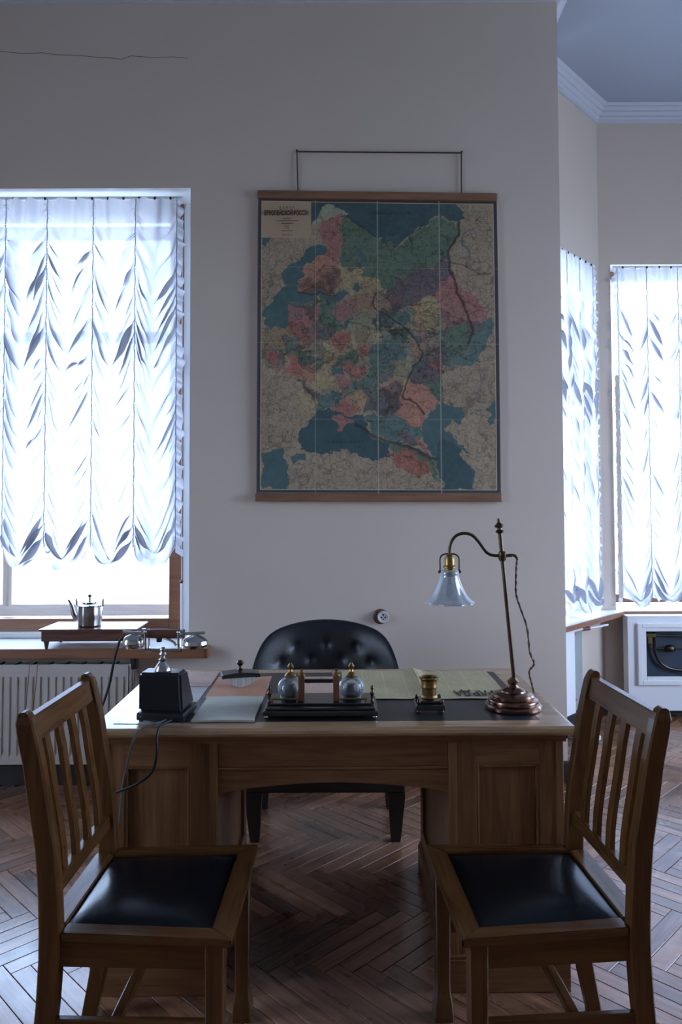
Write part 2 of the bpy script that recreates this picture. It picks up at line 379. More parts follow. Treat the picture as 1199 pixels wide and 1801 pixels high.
sweep([(-3.4, YB), (XC, YB), c1, c2, c3, c4], bprof, 'baseboard_back', 'base_shade_black')

# ------------------------------------------------------------------ parquet floor: every plank near the camera is a part
fl = struct(obj('floor', box(-3.4, 4.45, -3.2, 5.3, -0.05, -0.006), 'sub'))
def floor_mat():
    m, nt, b = mat('herringbone_oak')
    b.inputs['Roughness'].default_value = 0.30; b.inputs['Coat Weight'].default_value = 0.55; b.inputs['Coat Roughness'].default_value = 0.20
    oi = N(nt, 'ShaderNodeObjectInfo'); ge = N(nt, 'ShaderNodeNewGeometry')
    ad = N(nt, 'ShaderNodeMath', operation='ADD'); L(nt, oi.outputs['Random'], ad.inputs[0]); L(nt, ge.outputs['Random Per Island'], ad.inputs[1])
    fr = N(nt, 'ShaderNodeMath', operation='FRACT'); L(nt, ad.outputs[0], fr.inputs[0])
    uv = N(nt, 'ShaderNodeUVMap'); mp = N(nt, 'ShaderNodeMapping'); mp.inputs['Scale'].default_value = (3, 40, 1)
    L(nt, uv.outputs[0], mp.inputs[0])
    cb = N(nt, 'ShaderNodeCombineXYZ'); ml = N(nt, 'ShaderNodeMath', operation='MULTIPLY'); ml.inputs[1].default_value = 53.0
    L(nt, fr.outputs[0], ml.inputs[0]); L(nt, ml.outputs[0], cb.inputs[2]); L(nt, ml.outputs[0], cb.inputs[0])
    va = N(nt, 'ShaderNodeVectorMath', operation='ADD'); L(nt, mp.outputs[0], va.inputs[0]); L(nt, cb.outputs[0], va.inputs[1])
    nz = N(nt, 'ShaderNodeTexNoise'); nz.inputs['Scale'].default_value = 1.0; nz.inputs['Detail'].default_value = 7; nz.inputs['Distortion'].default_value = 0.8
    L(nt, va.outputs[0], nz.inputs['Vector'])
    r = ramp(nt, [(0.3, (0.125, 0.055, 0.030)), (0.5, (0.23, 0.108, 0.060)), (0.75, (0.36, 0.185, 0.105))])
    L(nt, nz.outputs['Fac'], r.inputs[0])
    hs = N(nt, 'ShaderNodeHueSaturation'); mr = N(nt, 'ShaderNodeMapRange'); mr.inputs['To Min'].default_value = 0.62; mr.inputs['To Max'].default_value = 1.35
    L(nt, fr.outputs[0], mr.inputs[0]); L(nt, mr.outputs[0], hs.inputs['Value']); L(nt, r.outputs[0], hs.inputs['Color'])
    L(nt, hs.outputs[0], b.inputs['Base Color'])
    tc = N(nt, 'ShaderNodeNewGeometry'); n2 = N(nt, 'ShaderNodeTexNoise'); n2.inputs['Scale'].default_value = 9
    L(nt, tc.outputs['Position'], n2.inputs['Vector'])
    m2 = N(nt, 'ShaderNodeMapRange'); m2.inputs['To Min'].default_value = 0.16; m2.inputs['To Max'].default_value = 0.42
    L(nt, n2.outputs['Fac'], m2.inputs[0]); L(nt, m2.outputs[0], b.inputs['Roughness'])
    bp = N(nt, 'ShaderNodeBump'); bp.inputs['Strength'].default_value = 0.25; bp.inputs['Distance'].default_value = 0.0015
    L(nt, nz.outputs['Fac'], bp.inputs['Height']); L(nt, bp.outputs[0], b.inputs['Normal'])
    return m
M['floor'] = floor_mat()
PW, PL = 0.062, 0.434
def plank_geo(bm, mtx, uvl):
    g = 0.0011; c = 0.0010; x1, y1 = PL-g, PW-g
    bot = [(g, g, -0.008), (x1, g, -0.008), (x1, y1, -0.008), (g, y1, -0.008)]
    mid = [(x, y, -0.0012) for x, y, z in bot]
    top = [(g+c, g+c, 0), (x1-c, g+c, 0), (x1-c, y1-c, 0), (g+c, y1-c, 0)]
    V = [[bm.verts.new(mtx @ Vector(p)) for p in r] for r in (bot, mid, top)]
    loc = {}
    for rr, vv in zip((bot, mid, top), V):
        for p, v in zip(rr, vv): loc[v] = p
    fs = [bm.faces.new(V[2])]
    for a, b in ((0, 1), (1, 2)):
        for i in range(4): fs.append(bm.faces.new((V[a][i], V[a][(i+1) % 4], V[b][(i+1) % 4], V[b][i])))
    for f in fs:
        for l in f.loops: l[uvl].uv = loc[l.vert][:2]
pb = BM(); uvl = pb.loops.layers.uv.new('UVMap'); plank_geo(pb, Matrix.Identity(4), uvl)
pmesh = bpy.data.meshes.new('plank'); pb.to_mesh(pmesh); pb.free(); pmesh.materials.append(M['floor'])
n_ = 7; planks = []
R45 = Matrix.Rotation(-PI/4, 4, 'Z')
org = Vector((0.03, 2.33, 0))
for m_ in range(-14, 15):
    for k in range(-160, 160):
        for kind in (0, 1):
            if kind == 0:   loc = Vector((k*PW+2*n_*m_*PW, k*PW, 0)); rz = -PI/4
            else:           loc = Vector((k*PW+PW, (k-2*n_+1)*PW+2*n_*m_*PW, 0)); rz = PI/4
            p = org+R45 @ loc
            if not (-3.6 < p.x < 4.7 and -0.6 < p.y < 5.5): continue
            cc = p+Vector((math.cos(rz)*PL/2, math.sin(rz)*PL/2, 0))
            if cc.y < 0.2: continue
            inb = (cc.y < YB+0.05 and -3.35 < cc.x < 4.4) or (cc.x > XC-0.1 and cc.x < 4.4 and cc.y < 5.22 and cc.y-4.493 < (cc.x-1.175)*1.05+0.12)
            if inb: planks.append((p, rz, cc))
def vis(cc):
    if cc.y < 1.6: return 1e6
    u = 600+cc.x/cc.y*1300; v = 893+1.43/cc.y*1300
    if not (-60 < u < 1260) or v > 1900: return 1e5
    pen = 3.0 if (-0.72 < cc.x < 0.68 and 2.2 < cc.y < 3.1 and not (-0.36 < cc.x < 0.3)) else 0
    pen += 2.0 if (-0.7 < cc.x < 0.7 and cc.y > 3.35) else 0
    return cc.y+pen
planks.sort(key=lambda q: vis(q[2]))
rb = BM(); uvl = rb.loops.layers.uv.new('UVMap')
for i, (p, rz, cc) in enumerate(planks):
    dz = random.uniform(-0.0006, 0); tilt = random.uniform(-0.0015, 0.0015)
    if i < 300:
        o = bpy.data.objects.new('plank', pmesh); C.objects.link(o); o.parent = fl
        o.location = (p.x, p.y, dz); o.rotation_euler = (tilt, 0, rz)
    else: plank_geo(rb, Matrix.Translation((p.x, p.y, dz)) @ Matrix.Rotation(rz, 4, 'Z') @ Matrix.Rotation(tilt, 4, 'X'), uvl)
me = bpy.data.meshes.new('plank'); rb.to_mesh(me); rb.free(); me.materials.append(M['floor'])
o = bpy.data.objects.new('plank', me); C.objects.link(o); o.parent = fl; o['kind'] = 'stuff'

# ------------------------------------------------------------------ windows
def frame_rect(bm, x0, x1, z0, z1, y0, y1, w, wb=None, wt=None, bev=0.004):
    wb = wb or w; wt = wt or w
    bx(bm, x0, x0+w, y0, y1, z0, z1, bev); bx(bm, x1-w, x1, y0, y1, z0, z1, bev)
    bx(bm, x0+w, x1-w, y0, y1, z0, z0+wb, bev); bx(bm, x0+w, x1-w, y0, y1, z1-wt, z1, bev)
    return bm
w1 = struct(obj('window_1', frame_rect(BM(), -2.52, -0.885, 0.745, ZT+0.01, 4.13, 4.20, 0.075), 'frame_x'))
sv = obj('sash', frame_rect(BM(), -2.47, -0.93, 0.80, ZT-0.03, 4.36, 4.41, 0.07, 0.07), 'sash_x', w1)
obj('mullion', box(-1.985, -1.93, 4.35, 4.42, 0.86, ZT-0.06, 0.004), 'sash_z', w1)
obj('transom', box(-2.45, -0.95, 4.355, 4.415, 2.42, 2.48, 0.004), 'sash_x', w1)
obj('jamb_board', box(-0.884, -0.80, 4.14, 4.19, 0.73, ZT+0.02), 'reveal', w1)
obj('jamb_board', box(-2.60, -2.521, 4.14, 4.19, 0.73, ZT+0.02), 'reveal', w1)
obj('pane', box(-2.44, -0.96, 4.38, 4.384, 0.85, ZT-0.08), 'pane', w1)
obj('bottom_board', box(-2.5, -0.88, 4.205, 4.355, 0.755, 0.80, 0.003), 'white', w1, label='white painted board between the two frames')
obj('cream_fillet', box(-2.55, -0.86, 4.115, 4.165, 0.716, 0.75, 0.003), 'sill', w1)
hp = tube([(-0.872, 4.05, 0.76), (-0.872, 4.05, 1.02)], 0.006, 10); obj('curtain_weight_rod', hp, 'white_plastic', w1)
sphere_b = BM(); sphere(sphere_b, (-0.872, 4.05, 1.03), 0.010); obj('cord_end', sphere_b, 'black', w1)
obj('hinge', box(-0.895, -0.883, 4.10, 4.13, 2.20, 2.29, 0.003), 'nickel', w1)
obj('cord', tube([(-0.878, 4.06, 3.05), (-0.876, 4.06, 2.0), (-0.872, 4.05, 1.04)], 0.0018, 5), 'white_plastic', w1)
# bay windows
w2 = struct(obj('window_2', frame_rect(BM(), 1.89, 3.36, 0.74, ZT+0.01, 5.36, 5.42, 0.06), 'frame_x'))
obj('pane', box(1.94, 3.3, 5.385, 5.389, 0.79, ZT-0.05), 'pane', w2)
obj('mullion', box(2.60, 2.66, 5.355, 5.425, 0.79, ZT-0.05, 0.004), 'frame_z', w2)
obj('curtain_rod_bracket', box(1.925, 1.945, 5.14, 5.16, 0.80, 2.35, 0.002), 'sash_z', w2, label='pale wooden slat at the side of the curtain')
ang = math.atan2(c2[1]-c1[1], c2[0]-c1[0])
def canted(name, bm, m, parent=None, **k):            # local x along the canted wall, y outward
    return obj(name, bm, m, parent, (c1[0], c1[1], 0), (0, 0, ang), **k)
w3 = struct(canted('window_3', frame_rect(BM(), 0.04, d12-0.055, 0.74, ZT-0.02, 0.18, 0.24, 0.05), 'frame_x'))
obj('pane', box(0.08, d12-0.1, 0.205, 0.209, 0.78, ZT-0.06), 'pane', w3)
ang4 = math.atan2(c4[1]-c3[1], c4[0]-c3[0])
w4 = struct(obj('window_4', frame_rect(BM(), 0.12, 0.85, 0.74, ZT, 0.18, 0.24, 0.05), 'frame_x', None, (c3[0], c3[1], 0), (0, 0, ang4)))
obj('pane', box(0.16, 0.81, 0.205, 0.209, 0.78, ZT-0.05), 'pane', w4)
# sills
s1 = struct(obj('trim_2', box(-2.5, -0.700, 3.815, 4.14, 0.695, 0.7152, 0.002), 'sill'))
obj('sill_edge', box(-2.5, -0.690, 3.80, 3.822, 0.664, 0.7150, 0.004), 'frame_x', s1, label='brown wooden front edge of the sill')
obj('sill_end', box(-0.702, -0.684, 3.80, 3.899, 0.664, 0.7150, 0.004), 'frame_y', s1)
obj('sill_board', box(-2.5, -0.70, 3.82, 3.898, 0.664, 0.695), 'frame_x', s1)
def slab(poly, z0, z1): return prism(poly, z0, z1, 'z')
p_ = [(1.18, 4.30), (1.365, 4.480), (1.925, 5.10), (3.74, 5.10), (3.74, 5.36), (1.80, 5.36), (1.60, 5.14), (1.18, 4.70)]
nrm = Vector((math.sin(ang), -math.cos(ang), 0))
s2 = struct(obj('trim_3', slab([(1.19, 4.285), (1.37, 4.48), (1.935, 5.105), (3.60, 5.105), (3.60, 5.40), (1.72, 5.40), (1.19, 4.84)], 0.688, 0.7155), 'sill'))
e = BM(); prism([(1.185, 4.270), (1.375, 4.468), (1.94, 5.09), (1.94, 5.108), (1.37, 4.484), (1.185, 4.290)], 0.684, 0.7150, 'z', e); obj('sill_edge', e, 'frame_x', s2, label='brown front edge of the sill')
obj('sill_edge', box(1.935, 3.60, 5.088, 5.108, 0.684, 0.7150, 0.003), 'frame_x', s2, label='brown front edge of the sill')

# ------------------------------------------------------------------ gathered festoon blinds
rng = np.random.RandomState(3)
def vnoise(shape, cells, rs):
    a = rs.rand(cells[0]+2, cells[1]+2); y = np.linspace(0, cells[0], shape[0]); x = np.linspace(0, cells[1], shape[1])
    yi = np.minimum(y.astype(int), cells[0]-1); xi = np.minimum(x.astype(int), cells[1]-1); fy = y-yi; fx = x-xi
    fy = fy*fy*(3-2*fy); fx = fx*fx*(3-2*fx); fy = fy[:, None]; fx = fx[None]
    g = lambda j, i: a[np.ix_(yi+j, xi+i)]
    return (g(0, 0)*(1-fy)*(1-fx)+g(0, 1)*(1-fy)*fx+g(1, 0)*fy*(1-fx)+g(1, 1)*fy*fx)
def blind(label, group, place, cords, ztop, zhem, hemsag, seed, maj=21, tall=420, ruffle=0.045, sag=0.25, ruf_side=1, deep=1.0):
    """cords: positions along the track; place(s, depth, z) -> world point"""
    rs = np.random.RandomState(seed)
    root = thing('festoon_blind', label, 'blind', place(sum(cords)/len(cords), 0, zhem-0.1), 0, group)
    o0 = Vector(root.location); Hh = ztop-zhem
    for pi, (s0, s1) in enumerate(zip(cords, cords[1:])):
        nu, nt_ = 34, tall; w = s1-s0
        U = np.linspace(0, 1, nu+1)[None, :]; T = np.linspace(0, 1, nt_+1)[:, None]
        c = np.abs(2*U-1)
        U2 = np.broadcast_to(U, (nt_+1, nu+1)); Tt = np.broadcast_to(T, U2.shape); cc = np.broadcast_to(c, U2.shape)
        n1 = vnoise(U2.shape, (9, 3), rs); n2 = vnoise(U2.shape, (22, 3), rs); n3 = vnoise(U2.shape, (40, 6), rs); n4 = vnoise(U2.shape, (7, 2), rs); n5 = vnoise(U2.shape, (11, 2), rs)
        sg = sag*(0.75+0.5*n1)*np.clip(Tt/0.16, 0, 1)**0.8
        hs = hemsag if not isinstance(hemsag, (list, tuple)) else hemsag[pi % len(hemsag)]
        k = np.clip((Tt-0.86)/0.14, 0, 1); k = k*k*(3-2*k); sg = sg*(1-k)+hs*k
        lean = (n4-0.5)*0.5
        ce = np.clip(np.abs(2*np.clip(U2+lean*U2*(1-U2), 0, 1)-1), 0, 1)
        z = ztop-Tt*Hh-sg*(1-ce**1.35)
        asym = np.where(U2 < 0.5, 1.0, 1.0)
        ph = 2*PI*(maj*Tt+0.8*(n1-0.5)*2)+(rs.rand()*6)+np.where(U2 < 0.5, 0, 1)*rs.rand()*2.0*np.clip(np.abs(U2-0.5)*6, 0, 1)
        env = np.exp(-((ce-0.62)/0.40)**2)*np.clip(n5*1.8-0.15, 0.15, 1.2)
        env *= np.clip(1.02-ce, 0, 0.22)/0.22*np.clip(Tt*7, 0, 1)
        z = z+0.024*env*np.sin(ph)+0.007*env*np.sin(2*ph+1.1); dp = 0.034*env*np.cos(ph)
        ph4 = 2*PI*(maj*0.55*Tt+0.9*(n4-0.5))+rs.rand()*6
        e4 = np.exp(-((ce-0.55)/0.45)**2)*np.clip(1.35-n5*1.5, 0, 1)*np.clip(1.02-ce, 0, 0.22)/0.22*np.clip(Tt*7, 0, 1)
        z = z+0.034*e4*np.sin(ph4); dp = dp+0.050*e4*np.cos(ph4)
        grp = 0.40+0.75*np.exp(-((Tt-0.15-0.03*n4)/0.09)**2)+0.85*np.exp(-((Tt-0.385+0.05*n4)/0.055)**2)+0.35*np.exp(-((Tt-0.60)/0.08)**2)*(rs.rand() > 0.4)+0.8*np.exp(-((Tt-0.95)/0.07)**2)
        ctl = z-(ztop-Tt*Hh-sg*(1-ce**1.35)); z = z-ctl+ctl*np.clip(grp, 0, 1.25); dp = dp*np.clip(grp, 0, 1.25)
        ph2 = 2*PI*(maj*2.3*Tt+3*(n2-0.5))+rs.rand()*6
        e2 = np.clip(ce-0.25, 0, 1)**1.6*np.clip(n3*1.8-0.4, 0, 1)*np.clip(1.05-ce, 0, 0.12)*8
        z = z+0.0085*e2*np.sin(ph2); dp = dp+0.0075*e2*np.cos(ph2)
        ph3 = 2*PI*120*Tt+rs.rand()*6                                # shirring at the cords
        dp = dp+0.004*np.clip((ce-0.86)*7, 0, 1)*np.cos(ph3)
        pl = np.exp(-Tt*11)*np.cos(2*PI*(2.2*U2+0.6*n4)+rs.rand()*6)*0.02*(1-ce**4)
        z = z-np.exp(-Tt*40)*0.010*np.abs(np.sin(PI*3*U2+rs.rand()))
        bulge = 0.045*(1-ce**2)*np.clip(Tt*5, 0, 1)+0.03*k*(1-ce**2)
        dp = (dp+pl)*deep+bulge
        sx = s0+w*U2+0.004*np.sin(Tt*37+pi)*(1-cc)
        V = []
        for j in range(nt_+1):
            for i in range(nu+1): V.append(tuple(Vector(place(float(sx[j, i]), float(dp[j, i]), float(z[j, i])))-o0))
        F = [(j*(nu+1)+i, j*(nu+1)+i+1, (j+1)*(nu+1)+i+1, (j+1)*(nu+1)+i) for j in range(nt_) for i in range(nu)]
        me = bpy.data.meshes.new('swag_panel'); me.from_pydata(V, [], F); me.materials.append(M['cloth'])
        for p in me.polygons: p.use_smooth = True
        o = bpy.data.objects.new('swag_panel', me); C.objects.link(o); o.parent = root
    zs = np.linspace(ztop-0.01, zhem, 160)
    for ci, s in enumerate(cords):
        tb = tube([tuple(Vector(place(s+0.0015*math.sin(z*60+ci), 0.004+0.0015*math.cos(z*170), float(z)))-o0) for z in zs], 0.0028, 5)
        obj('gathering_cord', tb, M['cordm'], root)
    def ruf(s, sgn):
        nt_, nu = 420, 6; V = []; a = rs.rand(8)*6
        for j in range(nt_+1):
            t = j/nt_
            wv = ruffle*(0.75+0.25*math.sin(t*83+a[0])*math.sin(t*47+a[1])+0.12*math.sin(t*190+a[2]))
            for i in range(nu+1):
                u = i/nu
                d_ = 0.014*u*math.sin(t*250+1.5*math.sin(t*31+a[3])+a[4])+0.01*u
                zz = ztop-t*(Hh+0.03)+0.010*u*math.sin(t*190+a[5])-0.02*u
                V.append(tuple(Vector(place(s+sgn*wv*u, d_, zz))-o0))
        F = [(j*(nu+1)+i, j*(nu+1)+i+1, (j+1)*(nu+1)+i+1, (j+1)*(nu+1)+i) for j in range(nt_) for i in range(nu)]
        me = bpy.data.meshes.new('side_ruffle'); me.from_pydata(V, [], F); me.materials.append(M['cloth'])
        for p in me.polygons: p.use_smooth = True
        o = bpy.data.objects.new('side_ruffle', me); C.objects.link(o); o.parent = root
    if ruf_side in (1, 2): ruf(cords[-1], 1)
    if ruf_side in (-1, 2): ruf(cords[0], -1)
    P0 = Vector(place(cords[0]-0.03, -0.004, ztop))-o0; P1 = Vector(place(cords[-1]+0.03, -0.004, ztop))-o0
    tr = BM(); tube([P0, P1], 0.008, 8, tr); obj('track', tr, 'white', root)
    for q in np.arange(cords[0]+0.04, cords[-1], 0.085):
        tb = BM(); c_ = Vector(place(float(q), 0.004, ztop-0.006))-o0; sphere(tb, c_, 0.007, (1, 1, 1.3), 8, 6); obj('curtain_ring', tb, 'bronze', root)
    return root
M['cordm'] = plain('blind_cord', (0.42, 0.46, 0.55), 0.8)
blind('white gathered festoon blind half lowered over the wooden window beside the map', 'white festoon blinds',
      lambda s, d, z: (s, 3.955-d, z), [-2.32, -2.06, -1.81, -1.586, -1.337, -1.109, -0.885], 3.118, 1.225, [0.115, 0.10, 0.12, 0.115], 11)
blind('white festoon blind lowered to the sill of the far bay window above the white cabinet', 'white festoon blinds',
      lambda s, d, z: (s, 5.165-d, z), [1.955, 2.16, 2.38, 2.60, 2.82, 3.04, 3.26], 3.125, 0.80, 0.075, 23, maj=22, tall=340, ruf_side=2, sag=0.26)
ca, sa = math.cos(ang), math.sin(ang)
blind('narrow white festoon blind on the angled bay wall next to the main wall corner', 'white festoon blinds',
      lambda s, d, z: (c1[0]+ca*s+sa*(d+0.02), c1[1]+sa*s-ca*(d+0.02), z), [0.06, 0.24, 0.42, 0.60, 0.80], 3.105, 0.81, 0.08, 37, maj=22, tall=340, ruf_side=1, sag=0.24, deep=0.55)

# ------------------------------------------------------------------ radiators
def radiator(label, xw, z0, z1, place_loc, rz, ribs_pitch=0.0385):
    t = thing('panel_radiator', label, 'radiator', place_loc, rz)
    pan = BM(); n = int(xw/ribs_pitch); prof = []
    e_ = (xw-n*ribs_pitch)/2; prof.append((0, 0.0))
    for i in range(n):
        x = e_+i*ribs_pitch; prof += [(x+0.012, 0.0), (x+0.0155, 0.010), (x+0.0225, 0.010), (x+0.026, 0.0)]
    prof.append((xw, 0.0))
    zr = [(z0, 0), (z0+0.035, 0), (z0+0.05, 1), (z1-0.07, 1), (z1-0.055, 0), (z1, 0)]
    rows = [[pan.verts.new((x, d*k, z)) for x, d in prof] for z, k in zr]
    for A, B in zip(rows, rows[1:]):
        for i in range(len(prof)-1): pan.faces.new((A[i], A[i+1], B[i+1], B[i]))
    bx(pan, 0, xw, 0.0115, 0.02, z0, z1)
    obj('front_panel', pan, 'rad', t, smooth=True)
    obj('back_panel', box(0.01, xw-0.01, 0.07, 0.085, z0, z1-0.01, 0.003), 'rad', t)
    for xx in (0.0, xw-0.012): obj('side_cover', box(xx, xx+0.012, 0.0, 0.088, z0+0.01, z1+0.003, 0.003), 'rad', t)
    g = BM(); bx(g, 0, xw, 0.001, 0.006, z1, z1+0.006); bx(g, 0, xw, 0.084, 0.088, z1, z1+0.006)
    obj('grille_rail', g, 'rad', t)
    for q in np.arange(0.06, xw-0.03, 0.085):
        obj('grille_bar', box(float(q), float(q)+0.006, 0.004, 0.085, z1-0.004, z1+0.005), 'base_shade_black', t)  # bars coloured black to paint in the shaded band below the sill
    return t
rt = radiator('cream ribbed panel radiator under the window left of the desk', 1.25, 0.137, 0.632, (-1.075-1.25, 3.79, 0), 0)
v = BM(); tube([(1.262, 0.04, 0.61), (1.262, 0.04, 0.68)], 0.020, 16, v); obj('thermostat_knob', v, 'black', rt)
v = BM(); tube([(1.245, 0.04, 0.60), (1.275, 0.04, 0.60)], 0.012, 12, v); tube([(1.262, 0.04, 0.61), (1.262, 0.05, 0.02)], 0.009, 8, v); obj('valve_pipe', v, 'nickel', rt)
for i, (xa, xb) in enumerate(((-1.575, -1.60), (-1.535, -1.57))):
    s_ = obj('hanging_string', tube(smooth_path([(xa-0.005, 3.79, 0.66), (xa, 3.765, 0.635), (xa-0.012, 3.768, 0.5), (xb, 3.768, 0.33)], 5), 0.0018, 5), 'twine')
    tag(s_, 'thin brown string before the cream radiator, the one %s the desk' % ('farther from' if i == 0 else 'nearer to'), 'string')
# angled radiator in the bay, seen edge-on
rc = thing('flat_radiator', 'flat white radiator on the angled bay wall beneath the sill', 'radiator', (c1[0], c1[1], 0), ang)
obj('front_panel', box(0.02, 0.27, -0.115, -0.10, 0.16, 0.675, 0.004), 'white', rc)
obj('back_panel', box(0.03, 0.26, -0.04, -0.025, 0.17, 0.66, 0.004), 'white', rc)
obj('top_grille', box(0.02, 0.27, -0.10, -0.025, 0.65, 0.662, 0.002), 'grey', rc)
for zz in (0.645, 0.235):
    vb = BM(); tube([(0.272, -0.075, zz-0.012), (0.335, -0.075, zz-0.012)], 0.014, 10, vb); obj('valve_cap', vb, 'red', rc, label='red valve cap')
vb = BM(); tube([(0.335, -0.06, 0.645), (0.42, -0.07, 0.648), (0.50, -0.09, 0.648)], 0.009, 8, vb); obj('pipe', vb, 'white_plastic', rc)
vb = BM(); tube([(0.45, -0.075, 0.648), (0.51, -0.095, 0.648)], 0.013, 10, vb); obj('valve_ring', vb, 'dkred', rc)
vb = BM(); tube([(0.51, -0.095, 0.648), (0.62, -0.12, 0.65), (0.72, -0.125, 0.65)], 0.007, 8, vb); obj('pipe', vb, 'white_plastic', rc)
gp = struct(canted('trim_4', box(0.29, 0.58, -0.012, 0.0, 0.12, 0.685, 0.002), 'grey'))

# ------------------------------------------------------------------ white cabinet with glazed opening
cb = thing('radiator_cabinet', 'white cabinet with a glazed opening showing brass pipes below the bay window', 'cabinet', (1.922, 5.0, 0.0))
f = BM(); X1 = 1.0; zb, zt = 0.065, 0.690
ox0, ox1, oz0, oz1 = 0.064, X1-0.06, 0.243, 0.644
bx(f, 0, ox0, 0, 0.02, zb, zt); bx(f, ox1, X1, 0, 0.02, zb, zt); bx(f, ox0, ox1, 0, 0.02, zb, oz0); bx(f, ox0, ox1, 0, 0.02, oz1, zt)
obj('front_board', f, 'white', cb)
obj('side_board', box(0.0, 0.02, 0.0201, 0.085, zb, zt), 'white', cb)
obj('top_board', box(-0.006, X1, -0.004, 0.085, zt, zt+0.007), 'white', cb)
f = BM(); frame_rect(f, ox0-0.005, ox1+0.005, oz0-0.005, oz1+0.005, -0.022, 0.01, 0.03, bev=0.004); frame_rect(f, ox0+0.025, ox1-0.025, oz0+0.02, oz1-0.02, -0.012, 0.012, 0.03, bev=0.003)
obj('moulded_frame', f, 'white', cb)
obj('glass_pane', box(ox0+0.05, ox1-0.05, 0.004, 0.007, oz0+0.04, oz1-0.04), 'cab_glass', cb)
obj('dark_back', box(ox0, ox1, 0.074, 0.08, oz0, oz1), plain('slate_back', (0.10, 0.11, 0.13), 0.7), cb)
pp = BM(); tube([(0.19, 0.045, 0.555), (0.9, 0.045, 0.548)], 0.006, 8, pp); tube([(0.17, 0.045, 0.47), (0.9, 0.045, 0.475)], 0.006, 8, pp); obj('pipe', pp, 'bronze', cb)
pp = BM(); tube(smooth_path([(0.195, 0.045, 0.58), (0.195, 0.045, 0.50), (0.20, 0.045, 0.44), (0.235, 0.045, 0.375), (0.30, 0.045, 0.335), (0.40, 0.045, 0.32)], 6), 0.010, 8, pp); obj('bent_pipe', pp, 'bronze', cb)
pp = BM(); bx(pp, 0.135, 0.205, 0.028, 0.06, 0.545, 0.575, 0.006); bx(pp, 0.145, 0.18, 0.03, 0.058, 0.50, 0.548, 0.008); obj('valve', pp, 'brass', cb)
pp = BM(); sphere(pp, (0.30, 0.04, 0.47), 0.025, (1.6, 0.8, 1)); obj('valve', pp, 'bronze', cb)

# clutter on the floor of the bay
cbx = thing('power_adapter', 'black power adapter with white plugs on the bay floor below the flat radiator', 'adapter', (1.50, 4.62, 0.0), 0.6)
obj('body', box(-0.06, 0.07, -0.04, 0.04, 0.0, 0.05, 0.008), 'black', cbx)
obj('plug', box(0.02, 0.06, -0.075, -0.045, 0.0, 0.028, 0.006), 'white_plastic', cbx, label='white plug')
obj('lead', tube(smooth_path([(0.03, -0.06, 0.014), (-0.03, -0.12, 0.006), (-0.09, -0.10, 0.006), (-0.13, -0.04, 0.02), (-0.09, 0.0, 0.03)], 5), 0.005, 6), 'cable', cbx)
cbx = thing('red_floor_board', 'low dark red board with a crumpled white sheet on the floor behind the desk corner', 'board', (1.0, 4.0, 0.0))
obj('board', box(0.0, 0.265, -0.03, 0.16, 0.0, 0.042, 0.005), 'dkred', cbx)
def crump(u, v): return 0.02+0.05*(1-u)*(0.5+0.5*math.sin(7*v+3*u))*max(0, 1-v)
obj('white_sheet', sheet(0.20, 0.10, 0.001, 10, 8, crump, None, 0.05, 0.0, 0.025), 'white_paper', cbx)

# ------------------------------------------------------------------ box and kettle on the sill
bt = thing('wooden_sill_box', 'dark mahogany box on short feet standing on the window sill', 'box', (-1.29, 3.90, 0.7152))
prism([(0, 0)]*0 or [(-.2, -.1), (.2, -.1), (.2, .1), (-.2, .1)], 0, 0.01, 'z').free()
obj('body', prism([(-0.235, -0.12), (0.242, -0.115), (0.235, 0.115), (-0.235, 0.115)], 0.040, 0.092, 'z', bev=0.002), 'box', bt)
obj('lid', prism([(-0.245, -0.135), (0.252, -0.125), (0.246, 0.125), (-0.243, 0.125)], 0.093, 0.104, 'z', bev=0.003), 'box', bt)
for sx, sy in ((-0.215, -0.10), (0.215, -0.10), (-0.215, 0.095), (0.215, 0.095)):
    obj('foot', lathe([(0.0, 0.0), (0.007, 0.0), (0.009, 0.01), (0.013, 0.03), (0.016, 0.041), (0, 0.041)], 12), 'box', bt, (sx, sy, 0), smooth=True)
kt = thing('kettle', 'small tarnished metal kettle with curved spout on the mahogany box', 'kettle', (-1.315, 3.885, 0.8195))
fl_ = lambda a, k: 1+0.010*math.cos(14*a)
obj('body', lathe([(0, 0.0), (0.058, 0.0), (0.063, 0.006), (0.064, 0.05), (0.064, 0.098), (0.061, 0.104), (0.056, 0.106), (0.050, 0.112), (0.030, 0.118), (0, 0.120)], 56, flute=fl_), 'kettle', kt, smooth=True)
obj('rim', lathe([(0.061, 0.103), (0.068, 0.106), (0.068, 0.110), (0.058, 0.112)], 32), 'nickel', kt, smooth=True)
obj('lid', lathe([(0.040, 0.117), (0.038, 0.124), (0.022, 0.130), (0.010, 0.134), (0, 0.135)], 28), 'kettle', kt, smooth=True)
obj('knob', lathe([(0.004, 0.133), (0.005, 0.140), (0.004, 0.146), (0.010, 0.152), (0.010, 0.158), (0.004, 0.163), (0, 0.165)], 16), 'dark', kt, smooth=True)
obj('spout', tube(smooth_path([(-0.055, 0, 0.035), (-0.078, 0, 0.048), (-0.088, 0, 0.075), (-0.097, 0, 0.108), (-0.112, 0, 0.135)], 5), [0.016-0.0105*i/20 for i in range(21)], 12), 'kettle', kt, smooth=True)
for sx in (-1, 1): obj('handle_lug', tube([(sx*0.067, 0, 0.10), (sx*0.069, 0, 0.125), (sx*0.071, 0, 0.14)], [0.004, 0.005, 0.003], 8), 'dark', kt)
obj('bail_handle', tube(smooth_path([(-0.071, 0, 0.138), (-0.085, 0.0, 0.165), (-0.080, 0, 0.185), (-0.04, 0, 0.205), (0, 0, 0.21), (0.04, 0, 0.205), (0.080, 0, 0.185), (0.085, 0, 0.165), (0.071, 0, 0.138)], 5), 0.0018, 6), 'nickel', kt)

